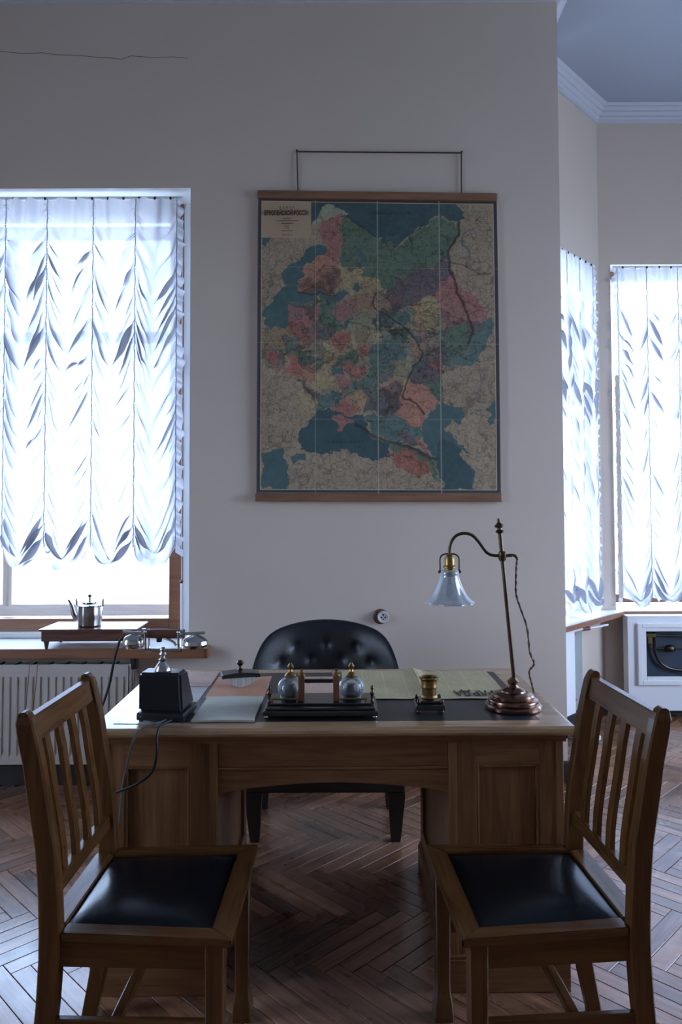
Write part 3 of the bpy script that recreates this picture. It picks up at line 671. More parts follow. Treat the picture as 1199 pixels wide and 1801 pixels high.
# ------------------------------------------------------------------ wall map
def lin(c): return tuple(((v/255)/12.92 if v <= 10 else (((v/255)+0.055)/1.055)**2.4) for v in c)
K = 1/0.36
def A_(c): return np.array([min(0.9, v/k) for v, k in zip(lin(c), (0.37, 0.425, 0.56))])
CREAM = A_((101, 95, 91)); SEA = A_((48, 67, 76)); DEEP = A_((41, 58, 68)); PINK = A_((102, 76, 80)); GRN = A_((62, 77, 73)); PUR = A_((68, 64, 73))
SAL = A_((112, 85, 81)); YEL = A_((108, 102, 87)); TEAL = A_((60, 77, 83)); RED = A_((103, 72, 72)); DK = A_((52, 49, 50)); TAN = A_((95, 86, 78))
MW, MH = 400, 500
def map_colors():
    rs = np.random.RandomState(5)
    X, Y = np.meshgrid((np.arange(MW)+0.5)/MW*1083+60, (np.arange(MH)+0.5)/MH*1325+275)
    def fb(c, amp):
        return amp*((vnoise((MH, MW), (c, int(c*0.8)), rs)-0.5)+0.5*(vnoise((MH, MW), (c*2, int(c*1.6)), rs)-0.5)+0.3*(vnoise((MH, MW), (c*4, int(c*3.2)), rs)-0.5))*2
    WX = X+fb(34, 15); WY = Y+fb(34, 15)
    img = np.empty((MH, MW, 3)); img[:] = CREAM
    def inside(poly, px, py):
        r = np.zeros(px.shape, bool); n = len(poly)
        for i in range(n):
            x0, y0 = poly[i]; x1, y1 = poly[(i+1) % n]
            if y0 == y1: continue
            cnd = ((y0 > py) != (y1 > py)) & (px < (x1-x0)*(py-y0)/(y1-y0)+x0); r ^= cnd
        return r
    regions = [
     (DEEP, [(302,280),(945,280),(990,350),(960,365),(900,345),(830,375),(760,420),(720,470),(680,500),(650,480),(620,450),(590,440),(520,395),(450,350),(400,325),(340,330),(302,390)]),
     (A_((100,108,102)), [(320,350),(345,320),(400,308),(475,340),(440,375),(400,370),(350,388),(320,380)]),
     (PINK, [(350,385),(440,345),(450,380),(430,420),(445,490),(430,540),(440,590),(400,580),(365,540),(360,480),(345,430)]),
     (GRN, [(450,350),(520,395),(600,440),(650,480),(640,520),(600,560),(640,620),(660,680),(620,690),(560,640),(480,600),(430,560),(445,480),(430,420)]),
     (GRN, [(600,460),(680,500),(720,480),(760,425),(830,380),(900,350),(960,380),(965,430),(930,490),(920,540),(870,570),(820,600),(760,600),(700,650),(650,690),(610,660),(580,560)]),
     (SEA, [(505,520),(540,505),(550,590),(520,560)]), (SEA, [(640,430),(705,445),(712,478),(660,495)]),
     (SEA, [(290,505),(330,482),(360,500),(365,540),(330,550),(280,580),(255,640),(250,690),(290,700),(420,710),(450,690),(460,720),(400,745),(340,745),(280,740),(250,765),(215,820),(200,870),(150,885),(80,850),(80,790),(120,760),(130,720),(200,680),(175,630),(200,590),(240,570)]),
     (SAL, [(265,600),(330,560),(365,540),(430,580),(430,650),(400,700),(300,700),(255,690),(270,640)]),
     (YEL, [(430,570),(470,600),(500,600),(520,590),(540,640),(610,640),(625,680),(590,700),(540,720),(470,715),(450,660)]),
     (SEA, [(505,655),(520,660),(525,700),(508,690)]),
     (PUR, [(650,690),(700,640),(760,595),(850,590),(870,565),(905,530),(930,580),(940,640),(890,680),(850,720),(760,750),(700,780),(640,790),(590,760),(600,720)]),
     (PINK, [(890,640),(940,620),(970,670),(1040,730),(1095,790),(1080,830),(1020,845),(960,850),(890,855),(880,780),(850,720),(880,690)]),
     (YEL, [(760,750),(850,715),(870,740),(885,855),(850,882),(790,860),(735,830),(735,780)]),
     (PINK, [(410,760),(480,740),(540,710),(600,700),(585,760),(500,790),(440,830),(405,820)]),
     (TEAL, [(470,810),(600,770),(740,790),(740,840),(650,855),(560,880),(480,885),(450,840)]),
     (RED, [(275,750),(345,740),(350,820),(280,835)]), (YEL, [(275,732),(355,732),(350,752),(278,752)]), (TEAL, [(200,745),(272,745),(275,830),(200,830)]),
     (GRN, [(350,730),(425,735),(405,790),(450,850),(440,880),(380,885),(345,830)]),
     (RED, [(200,830),(300,830),(345,880),(325,930),(290,950),(240,920),(195,880)]),
     (TAN, [(85,865),(200,875),(235,920),(180,950),(85,945)]),
     (PUR, [(330,850),(400,880),(380,925),(325,925)]), (RED, [(380,900),(440,870),(490,890),(480,930),(420,975),(385,960)]),
     (YEL, [(350,920),(400,930),(432,990),(400,1030),(370,1000)]), (YEL, [(550,860),(650,850),(655,900),(600,920)]),
     (DK, [(500,870),(550,880),(560,930),(510,940)]), (TEAL, [(560,930),(700,900),(725,980),(665,1060),(640,1100),(580,1130),(520,1120),(560,1040)]),
     (GRN, [(430,980),(520,930),(520,1010),(450,1050),(400,1040)]), (RED, [(515,950),(560,930),(570,990),(540,1012)]),
     (SEA, [(395,1030),(450,1050),(455,1080),(400,1085)]), (RED, [(450,1040),(520,1020),(548,1060),(520,1100),(475,1085)]),
     (DK, [(655,860),(740,870),(725,925),(670,905)]), (SAL, [(722,905),(760,915),(795,970),(775,1005),(740,960)]),
     (TEAL, [(740,880),(820,880),(880,865),(960,850),(1105,825),(1115,890),(1050,1000),(1000,1035),(900,1025),(880,930),(800,935)]),
     (GRN, [(890,860),(1010,850),(1020,900),(960,1000),(900,960)]), (YEL, [(665,1010),(775,1000),(745,1060),(718,1160),(705,1160),(705,1090),(665,1060)]),
     (PUR, [(770,940),(880,930),(905,1010),(880,1065),(820,1080),(790,1120),(740,1110),(735,1060),(790,1000)]),
     (GRN, [(85,950),(170,945),(180,1030),(110,1045),(85,1000)]), (RED, [(100,960),(160,955),(160,1030),(120,1035)]), (GRN, [(170,950),(250,930),(280,990),(350,1000),(355,1045),(280,1030),(190,1000)]),
     (RED, [(190,990),(260,1020),(330,1040),(345,1090),(280,1100),(200,1050)]), (YEL, [(320,1050),(370,1080),(405,1120),(370,1155),(330,1120)]),
     (PUR, [(245,1100),(310,1110),(335,1170),(290,1150)]), (TEAL, [(320,1165),(420,1145),(445,1190),(400,1225),(330,1235)]), (PINK, [(370,1080),(440,1070),(495,1145),(430,1130)]),
     (TEAL, [(480,1090),(580,1100),(605,1150),(540,1175),(490,1145)]), (YEL, [(430,1150),(530,1150),(543,1200),(505,1225),(440,1180)]),
     (PUR, [(540,1160),(620,1130),(690,1090),(712,1150),(700,1250),(640,1255),(550,1225)]),
     (A_((104,98,88)), [(240,1140),(330,1190),(325,1250),(270,1260),(235,1200)]),
     (GRN, [(795,1075),(880,1075),(888,1210),(830,1160)]), (TEAL, [(530,1250),(700,1255),(780,1300),(795,1350),(740,1390),(660,1375),(590,1330),(530,1290)]),
     (PUR, [(665,1340),(740,1330),(815,1400),(740,1395)]),
     (DEEP, [(250,1400),(245,1350),(290,1270),(345,1230),(400,1240),(480,1250),(550,1240),(530,1295),(560,1340),(640,1380),(650,1430),(600,1455),(540,1450),(480,1420),(420,1410),(340,1430)]),
     (PINK, [(385,1240),(440,1205),(515,1215),(480,1250)]), (PINK, [(395,1270),(450,1255),(495,1290),(430,1322)]),
     (SEA, [(790,1300),(830,1230),(880,1200),(960,1210),(988,1250),(955,1300),(940,1275),(900,1300),(960,1385),(1025,1420),(960,1405),(1010,1480),(1025,1585),(880,1585),(865,1470),(830,1400),(790,1340)]),
     (DEEP, [(880,1340),(960,1400),(1000,1480),(1020,1585),(885,1585),(860,1440)]),
     (SAL, [(735,1100),(800,1118),(880,1190),(860,1225),(820,1230),(790,1305),(740,1295),(690,1260),(700,1180)]),
     (RED, [(770,1340),(830,1410),(832,1440),(785,1400)]), (GRN, [(640,1380),(740,1400),(860,1450),(870,1560),(830,1510),(700,1460)]), (A_((98,70,66)), [(640,1420),(720,1415),(820,1450),(828,1500),(790,1535),(730,1500),(670,1480)]),
     (SEA, [(1088,1210),(1125,1180),(1125,1298),(1095,1290)]), (SEA, [(78,1420),(180,1408),(205,1480),(200,1585),(78,1585)]), (SEA, [(215,1435),(280,1425),(275,1455),(230,1460)]), (SEA, [(80,458),(145,458),(90,490)]),
    ]
    land = np.ones((MH, MW), bool)
    for col, poly in regions:
        msk = inside(poly, WX, WY); img[msk] = col
        if col is SEA or col is DEEP: land[msk] = False
        else: land[msk] = True
    # smaller governorates inside the coloured lands
    core = inside([(200,740),(420,600),(640,690),(780,740),(1090,790),(1000,1020),(890,1080),(700,1260),(520,1230),(330,1230),(250,1090),(90,1030),(90,870),(200,830)], WX, WY) & land & ~inside([(690,1110),(890,1110),(890,1300),(690,1300)], X, Y)
    ns = 120; sx_ = rs.rand(ns)*1000+90; sy_ = rs.rand(ns)*680+580; best = np.full((MH, MW), 1e9); sec = best.copy(); idx = np.zeros((MH, MW), int)
    for q in range(ns):
        dd = np.hypot(WX+1.3*(WX-X)-sx_[q], WY+1.3*(WY-Y)-sy_[q]); cl = dd < best
        sec = np.where(cl, best, np.minimum(sec, dd)); idx = np.where(cl, q, idx); best = np.where(cl, dd, best)
    pal = [TEAL, GRN, PUR, RED, YEL, PINK, DK, TAN, SAL, TEAL, PUR, GRN]; wgt = rs.rand(ns)*0.75
    for q in range(ns):
        mk = core & (idx == q); img[mk] = img[mk]*(1-wgt[q])+pal[q % 12]*wgt[q]
    img[core & ((sec-best) < 4.5)] *= 0.66
    # mottled colour in provinces, dark lake country
    dkp = inside([(262,640),(350,590),(430,580),(455,640),(385,695),(250,700)], WX, WY)
    mxd = (vnoise((MH, MW), (60, 48), rs)*0.8)[..., None]; img[dkp] = (img*(1-mxd)+np.array(DK)*mxd)[dkp]
    lum = 1+0.10*(vnoise((MH, MW), (90, 72), rs)-0.5)*2+0.10*(vnoise((MH, MW), (20, 16), rs)-0.5)*2; img *= lum[..., None]
    # fine rivers and boundaries: ridges of noise, only on land
    for c, w, a in ((22, 0.016, 0.30), (44, 0.03, 0.26), (90, 0.06, 0.18)):
        n = vnoise((MH, MW), (c, int(c*0.8)), rs)*0.7+vnoise((MH, MW), (c*2, int(c*1.6)), rs)*0.3
        rd = (np.abs(n-0.5) < w) & land; img[rd] *= (1-a)
    img[(vnoise((MH, MW), (200, 160), rs) > 0.80) & land] *= 0.72
    def line(pts, wd, col, a, wob=5):
        P = smooth_path([(x, y, 0) for x, y in pts], 5); dmin = np.full((MH, MW), 1e9)
        qx = X+(WX-X)*wob/11; qy = Y+(WY-Y)*wob/11
        for p0, p1 in zip(P, P[1:]):
            dx, dy = p1.x-p0.x, p1.y-p0.y; t = np.clip(((qx-p0.x)*dx+(qy-p0.y)*dy)/max(1e-6, dx*dx+dy*dy), 0, 1)
            dmin = np.minimum(dmin, np.hypot(qx-p0.x-t*dx, qy-p0.y-t*dy))
        k = np.clip(1.5-dmin/wd, 0, 1)[..., None]*a; img[:] = img*(1-k)+np.array(col)*k
    BK = A_((36, 34, 40))
    line([(968,375),(965,430),(925,500),(930,600),(960,690),(1000,790),(1025,860),(1010,930)], 6, BK, 0.85)
    line([(600,700),(580,760),(640,800),(740,880),(790,945),(795,990),(745,1055),(715,1165),(760,1190),(808,1240)], 4, BK, 0.85)
    line([(500,1300),(620,1360),(700,1385),(790,1420),(860,1450)], 7, BK, 0.8)
    line([(1040,405),(990,430),(985,470),(1010,510),(1012,550)], 4, A_((60,70,84)), 0.9)
    line([(920,565),(1000,575),(1060,610),(1108,605)], 3, BK, 0.6); line([(960,700),(1040,760),(1108,770)], 2.5, BK, 0.45); line([(1000,660),(1060,680),(1108,650)], 2, BK, 0.4)
    line([(250,700),(300,708),(420,712)], 4, BK, 0.7); line([(450,350),(520,390),(590,440)], 4, BK, 0.7); line([(310,1165),(325,1230)], 5, BK, 0.5); line([(260,1110),(330,1180)], 4, BK, 0.5)
    line([(880,1010),(870,1060),(895,1180)], 2.5, BK, 0.5); line([(1050,1040),(1060,1120),(1010,1200)], 3, A_((70,72,84)), 0.6); line([(640,790),(700,760),(860,740),(900,700)], 2, BK, 0.5); line([(760,800),(820,785),(880,800)], 2.5, BK, 0.6)
    line([(470,830),(560,860),(700,870),(800,870),(850,880)], 3, BK, 0.5); line([(380,900),(500,960),(560,1040),(620,1110)], 2.5, BK, 0.5)
    ttl = (X > 78) & (X < 302) & (Y > 292) & (Y < 458); img[ttl] = A_((110, 101, 94))*(1+0.03*rs.rand(int(ttl.sum()), 1))
    leg = (X > 1045) & (X < 1100) & (Y > 325) & (Y < 440)
    img[leg & ((np.abs(X-1047) < 1.6) | (np.abs(X-1098) < 1.6) | (np.abs(Y-327) < 1.6) | (np.abs(Y-438) < 1.6))] *= 0.7
    img[leg & ((Y.astype(int) // 5) % 2 == 0) & (rs.rand(MH, MW) > 0.5)] *= 0.8
    # neat line, dark border and outer cloth edge
    ex = np.minimum(X-60, 1143-X); ey = np.minimum(Y-275, 1600-Y); ed = np.minimum(ex, ey)
    img[ed < 19] = A_((128, 120, 112)); img[ed < 15] = A_((42, 42, 52)); img[ed < 4] = A_((66, 72, 78))
    for gx in (321, 601, 880): img[:, :][np.abs(X-gx) < 2.0] = img[np.abs(X-gx) < 2.0]*0.5+A_((112, 116, 120))*0.5
    for gy in (590, 930, 1270): img[np.abs(Y-gy) < 1.6] = img[np.abs(Y-gy) < 1.6]*0.75+A_((118, 122, 126))*0.25
    return np.clip(img, 0, 1)
mp = thing('wall_map', 'large coloured school map hanging on the wall between two wooden rods', 'map', (0.2, 3.885, 1.464))
TLx, TRx, BLx, BRx = -0.637, 0.635, -0.645, 0.638; zt_, zb_ = 3.085-1.464, 1.507-1.464
img = map_colors()
V = []; 
for j in range(MH+1):
    t = j/MH
    for i in range(MW+1):
        s = i/MW; x = (TLx+(TRx-TLx)*s)*(1-t)+(BLx+(BRx-BLx)*s)*t; z = zt_+(zb_-zt_)*t-0.022*s*(1-t)*1.0-0.008*s*t
        y = -0.006+0.004*math.sin(3*s+2*t)-0.006*math.sin(PI*t)
        V.append((x, y, z))
F = [(j*(MW+1)+i, (j+1)*(MW+1)+i, (j+1)*(MW+1)+i+1, j*(MW+1)+i+1) for j in range(MH) for i in range(MW)]
me = bpy.data.meshes.new('map_sheet'); me.from_pydata(V, [], F)
at = me.color_attributes.new('print', 'FLOAT_COLOR', 'CORNER')
cols = np.ones((MH*MW, 4, 4), dtype=np.float32); cols[:, :, :3] = img.reshape(-1, 1, 3); at.data.foreach_set('color', cols.ravel())
mm, nt, b = mat('printed_map_cloth'); an = N(nt, 'ShaderNodeAttribute', attribute_name='print'); L(nt, an.outputs['Color'], b.inputs['Base Color']); b.inputs['Roughness'].default_value = 0.7; b.inputs['Specular IOR Level'].default_value = 0.25
me.materials.append(mm); ms = bpy.data.objects.new('map_sheet', me); C.objects.link(ms); ms.parent = mp
obj('backing_cloth', prism([(TLx, zt_), (TRx, zt_-0.022), (BRx, zb_-0.008), (BLx, zb_)], 0.003, 0.006, 'y'), plain('linen', (0.4, 0.38, 0.34), 0.9), mp)
for nm, zc, x0, x1, dz in (('top_rod', 3.098-1.464, -0.640, 0.636, -0.022), ('bottom_rod', 0.022, -0.652, 0.644, -0.006)):
    r_ = BM(); bx(r_, x0, x1, -0.022, 0.010, -0.021, 0.021, 0.006)
    o = obj(nm, r_, 'rod', mp, (0, 0, zc+dz/2)); o.rotation_euler = (0, -math.atan2(dz, x1-x0), 0)
wr_ = BM()
for a, b2 in (((-0.424, 1.648), (-0.430, 1.872)), ((-0.430, 1.872), (0.450, 1.862)), ((0.450, 1.862), (0.448, 1.635))):
    tube([(a[0], 0.004, a[1]), (b2[0], 0.004, b2[1])], 0.0035, 6, wr_)
obj('hanging_wire', wr_, 'bronze', mp)
for x, z in ((-0.430, 1.872), (0.450, 1.862)): obj('nail', lathe([(0, -0.010), (0.006, -0.010), (0.006, -0.007), (0.0025, -0.006), (0.0025, 0.012), (0, 0.012)], 10), 'bronze', mp, (x, 0.0, z), (-PI/2, 0, 0))
def text(name, s, size, m, parent, loc, rot, sx=1.0, ext=0.0004, bold=0.0, align='CENTER'):
    cu = bpy.data.curves.new(name, 'FONT'); cu.body = s; cu.size = size; cu.extrude = ext; cu.offset = bold; cu.align_x = align; cu.resolution_u = 3
    t = bpy.data.objects.new(name, cu); C.objects.link(t)
    dg = bpy.context.evaluated_depsgraph_get(); me = bpy.data.meshes.new_from_object(t.evaluated_get(dg)); bpy.data.objects.remove(t)
    me.materials.clear(); me.materials.append(M[m])
    o = bpy.data.objects.new(name, me); C.objects.link(o); o.parent = parent; o.location = loc; o.rotation_euler = rot; o.scale = (sx, 1, 1)
    return o
def mpt(cx_, cy_):                                    # crop pixel of the sheet -> local map position
    s = (cx_-60)/1083; t = (cy_-275)/1325
    return ((TLx+(TRx-TLx)*s)*(1-t)+(BLx+(BRx-BLx)*s)*t, zt_+(zb_-zt_)*t-0.022*s*(1-t)-0.008*s*t)
def mtext(s, cx_, cy_, size, m, sx=1.0, bold=0.0):
    x, z = mpt(cx_, cy_); text('lettering', s, size, m, mp, (x, -0.0145, z), (PI/2, 0, 0), sx, 0.0003, bold)
mtext('К А Р Т А', 192, 328, 0.018, 'inkgrey', 1.0, 0.0003)
mtext('ЕВРОПЕЙСКОЙ РОССІИ', 190, 357, 0.033, 'inkred', 0.60, 0.0012)
for n_l, (yy, ww) in enumerate(((374, 0.040), (384, 0.118), (398, 0.060), (409, 0.030), (418, 0.016), (430, 0.055), (449, 0.055))):   # print too fine to read
    x_, z_l = mpt(192, yy); lb = BM(); k_ = -ww/2
    while k_ < ww/2: w_l = random.uniform(0.002, 0.007); bx(lb, x_+k_, x_+k_+w_l, -0.0150, -0.0142, z_l, z_l+(0.006 if n_l == 2 else 0.0038)); k_ += w_l+0.0013
    o = obj('fine_print', lb, 'inkgrey', mp); o['kind'] = 'stuff'
mtext('Ч  Е  Р  Н  О  Е     М  О  Р  Е', 450, 1376, 0.016, 'ink', 1.0); mtext('С Ѣ В Е Р Н Ы Й   О К Е А Н Ъ', 660, 348, 0.016, 'ink', 0.95)

# ------------------------------------------------------------------ wall socket
sk = thing('wall_socket', 'round white porcelain socket on the wall above the armchair', 'socket', (0.217, YB, 0.860))
obj('back_plate', lathe([(0, 0.0), (0.038, 0.0), (0.040, 0.006), (0.032, 0.012), (0, 0.012)], 28), 'box', sk, (-0.012, 0, 0), (PI/2, 0, 0), smooth=True, label='dark round mounting block')
obj('housing', lathe([(0, 0.012), (0.030, 0.012), (0.031, 0.030), (0.027, 0.038), (0.020, 0.036), (0, 0.032)], 28), 'porc', sk, (0, 0, 0), (PI/2, 0, 0), smooth=True)
for x, z in ((-0.010, 0), (0.011, 0.0)): obj('hole', lathe([(0, 0.0), (0.0045, 0.0), (0.0045, 0.002), (0, 0.002)], 12), 'ink', sk, (x, -0.034, z), (PI/2, 0, 0))
obj('hole', lathe([(0, 0.0), (0.0055, 0.0), (0.0055, 0.002), (0, 0.002)], 12), 'ink', sk, (0, -0.034, 0.013), (PI/2, 0, 0))
obj('screw', lathe([(0, 0.0), (0.004, 0.0), (0.003, 0.003), (0, 0.003)], 10), 'brass', sk, (0, -0.034, -0.011), (PI/2, 0, 0))

# ------------------------------------------------------------------ armchair behind the desk
ac = thing('leather_armchair', 'black buttoned leather armchair pushed in behind the desk', 'armchair', (-0.073, 3.42, 0.0))
def back_shell():
    bm = BM(); nx, nz = 64, 48; z0_, z1_ = 0.40, 0.895; rows = {0: [], 1: []}
    btn = [(-0.144, 0.777), (0, 0.781), (0.144, 0.777), (-0.215, 0.715), (-0.072, 0.715), (0.072, 0.715), (0.215, 0.715), (-0.144, 0.65), (0, 0.65), (0.144, 0.65)]
    for s in (0, 1):
        for j in range(nz+1):
            row = []
            for i in range(nx+1):
                a = -1+2*i/nx; b_ = j/nz
                hw = 0.355*(1-0.06*b_)
                ztop = z1_-0.07*a*a-0.13*abs(a)**10
                z = z0_+(ztop-z0_)*b_; x = a*hw
                curve = -0.16*abs(a)**2.2                   # sides wrap forward
                lean = 0.10*(z-z0_)
                th = 0.035*(1-abs(a)**8)*(1-b_**10)+0.012
                puff = 0.0
                if s == 0:
                    for bxx, bz in btn:
                        d = math.hypot(x-bxx, z-bz); puff += 0.013*math.exp(-(d/0.020)**2)+0.006*math.exp(-(d/0.055)**2)
                    puff += 0.006*abs(math.sin((x+z*1.15)*PI/0.144*0.72))*0
                y = 0.10+curve+lean+(-th+puff if s == 0 else th*0.6)
                row.append(bm.verts.new((x, y, z)))
            rows[s].append(row)
    for s in (0, 1):
        for j in range(nz):
            for i in range(nx):
                q = (rows[s][j][i], rows[s][j][i+1], rows[s][j+1][i+1], rows[s][j+1][i]); bm.faces.new(q)
    for j in range(nz):
        for i in (0, nx): bm.faces.new((rows[0][j][i], rows[0][j+1][i], rows[1][j+1][i], rows[1][j][i]))
    for i in range(nx):
        for j in (0, nz): bm.faces.new((rows[0][j][i], rows[0][j][i+1], rows[1][j][i+1], rows[1][j][i]))
    return bm, btn
bb, btn = back_shell(); obj('backrest', bb, 'leather', ac, smooth='all')
for x, z in btn:
    c_ = BM(); sphere(c_, (x, 0.10-0.16*abs(x/0.34)**2.2+0.1*(z-0.4)-0.022, z), 0.009, (1, 0.5, 1), 10, 6); obj('button', c_, 'leather', ac, smooth='all')
obj('seat', box(-0.335, 0.335, -0.215, 0.14, 0.32, 0.43, 0.035), 'leather', ac, smooth=True)
obj('seat_rail', box(-0.345, 0.345, -0.215, 0.16, 0.21, 0.32, 0.008), 'dark', ac)
for x in (-1, 1):
    for y, sp in ((-0.19, -1), (0.16, 1)):
        lg = BM(); t = [(0.037, 0.21), (0.034, 0.17), (0.022, 0.02), (0.019, 0.0)]; rows = []
        for w_, z in t: rows.append([lg.verts.new((px_*w_+x*0.306+(0.0 if x > 0 else 0)+(-x*0.004 if z < 0.1 else 0), y+py_*w_*0.8, z)) for px_, py_ in ((-1, -1), (1, -1), (1, 1), (-1, 1))])
        for A, B in zip(rows, rows[1:]):
            for k in range(4): lg.faces.new((A[k], A[(k+1) % 4], B[(k+1) % 4], B[k]))
        lg.faces.new(rows[0]); lg.faces.new(rows[-1]); obj('leg', lg, 'dark', ac)

# ------------------------------------------------------------------ desk
DX, DY, DR = -0.030, 2.610, math.radians(0.6)
dk = thing('writing_desk', 'oak pedestal writing desk with black leather inset top', 'desk', (DX, DY, 0), DR)
tp = BM()
prof = [(0.0, 0.752), (0.004, 0.752), (0.010, 0.757), (0.012, 0.764), (0.010, 0.772), (0.003, 0.7795), (-0.003, 0.780)]
rows = []
hw, hd = 0.714, 0.392
for o_, z in prof: rows.append([tp.verts.new((sx*(hw+o_), sy*(hd+o_), z)) for sx, sy in ((-1, -1), (1, -1), (1, 1), (-1, 1))])
for A, B in zip(rows, rows[1:]):
    for k in range(4): tp.faces.new((A[k], A[(k+1) % 4], B[(k+1) % 4], B[k]))
# top surface with a shallow bed for the leather
ix0, ix1, iy0, iy1 = -0.455, 0.632, -0.335, 0.335
inn = [tp.verts.new((x, y, 0.780)) for x, y in ((ix0, iy0), (ix1, iy0), (ix1, iy1), (ix0, iy1))]; low = [tp.verts.new((v.co.x, v.co.y, 0.7775)) for v in inn]
for k in range(4): tp.faces.new((rows[-1][k], rows[-1][(k+1) % 4], inn[(k+1) % 4], inn[k])); tp.faces.new((inn[k], inn[(k+1) % 4], low[(k+1) % 4], low[k]))
tp.faces.new(low); tp.faces.new(rows[0][::-1])
obj('desktop', tp, 'top_x', dk)
obj('leather_inset', box(ix0+0.0008, ix1-0.0008, iy0+0.0008, iy1-0.0008, 0.7776, 0.7796, 0.0005), 'inset', dk, label='black leather writing surface')
um = BM(); bx(um, -0.705, 0.705, -0.383, 0.383, 0.738, 0.7518, 0.004); bx(um, -0.698, 0.698, -0.376, 0.376, 0.728, 0.738)
obj('under_moulding', um, 'desk_x', dk)
for side in (-1, 1):
    xa, xb = ((-0.690, -0.345) if side < 0 else (0.345, 0.690))
    pd = obj('pedestal', box(xa+0.012, xb-0.012, -0.352, 0.368, 0.02, 0.728), 'desk_z', dk)
    fx0, fx1 = ((-0.622, -0.427) if side < 0 else (0.428, 0.618))
    yf = -0.370
    st = BM(); bx(st, xa, fx0, yf, -0.352, 0.10, 0.728, 0.0015); obj('stile', st, 'desk_z', pd)
    st = BM(); bx(st, fx1, xb, yf, -0.352, 0.10, 0.728, 0.0015); obj('stile', st, 'desk_z', pd)
    st = BM(); bx(st, fx0, fx1, yf, -0.352, 0.660, 0.728, 0.0015); obj('rail', st, 'desk_x', pd)
    st = BM(); bx(st, fx0, fx1, yf, -0.352, 0.10, 0.18, 0.0015); obj('rail', st, 'desk_x', pd)
    bd = BM(); frame_rect(bd, fx0-0.001, fx1+0.001, 0.179, 0.661, yf+0.002, -0.352, 0.010, bev=0.003); obj('panel_bead', bd, 'desk_z', pd)
    obj('panel', box(fx0+0.009, fx1-0.009, -0.3565, -0.351, 0.19, 0.651, 0.002), 'desk_z', pd, label='recessed oak panel')
    xi = 0.345*side
    po = BM(); bx(po, min(xi, xi+side*0.024), max(xi, xi+side*0.024), yf-0.006, -0.35, 0.02, 0.728, 0.003); obj('corner_post', po, 'desk_z', pd)
    xo = 0.690*side
    po = BM(); bx(po, min(xo, xo-side*0.022), max(xo, xo-side*0.022), yf-0.004, -0.35, 0.02, 0.728, 0.003); obj('corner_post', po, 'desk_z', pd)
    for xs in (xa, xb-0.012):                         # side frames of the pedestal
        sf = BM()
        bx(sf, xs, xs+0.012, -0.352, -0.28, 0.10, 0.728, 0.0015); bx(sf, xs, xs+0.012, 0.30, 0.368, 0.10, 0.728, 0.0015)
        bx(sf, xs, xs+0.012, -0.28, 0.30, 0.66, 0.728, 0.0015); bx(sf, xs, xs+0.012, -0.28, 0.30, 0.10, 0.17, 0.0015)
        obj('side_frame', sf, 'desk_z', pd)
    pl = BM(); bx(pl, xa-0.010, xb+0.010, -0.384, 0.380, 0.0, 0.095, 0.003); bx(pl, xa-0.005, xb+0.005, -0.379, 0.375, 0.095, 0.106, 0.003); obj('plinth', pl, 'desk_x', pd)
    for k in range(3):                                # drawers on the sitter's side
        z0_ = 0.13+k*0.2; dr = obj('drawer', box(xa+0.03, xb-0.03, 0.368, 0.384, z0_, z0_+0.18, 0.003), 'desk_x', pd)
ap = BM(); bx(ap, -0.3445, 0.3445, -0.366, -0.348, 0.656, 0.728, 0.0015); obj('apron', ap, 'desk_x', dk)
ap = BM(); bx(ap, -0.3445, 0.3445, -0.369, -0.348, 0.646, 0.655, 0.002); obj('apron_bead', ap, 'desk_x', dk)
arch = [(-0.3445, 0.645), (-0.3445, 0.578)]+[(-0.335+0.67*i/24, 0.579+0.030*math.sin(PI*i/24)**0.8) for i in range(25)]+[(0.3445, 0.578), (0.3445, 0.645)]
obj('arched_rail', prism(arch, -0.367, -0.349, 'y'), 'desk_x', dk)
obj('back_apron', box(-0.333, 0.333, 0.345, 0.365, 0.64, 0.728, 0.0015), 'desk_x', dk)

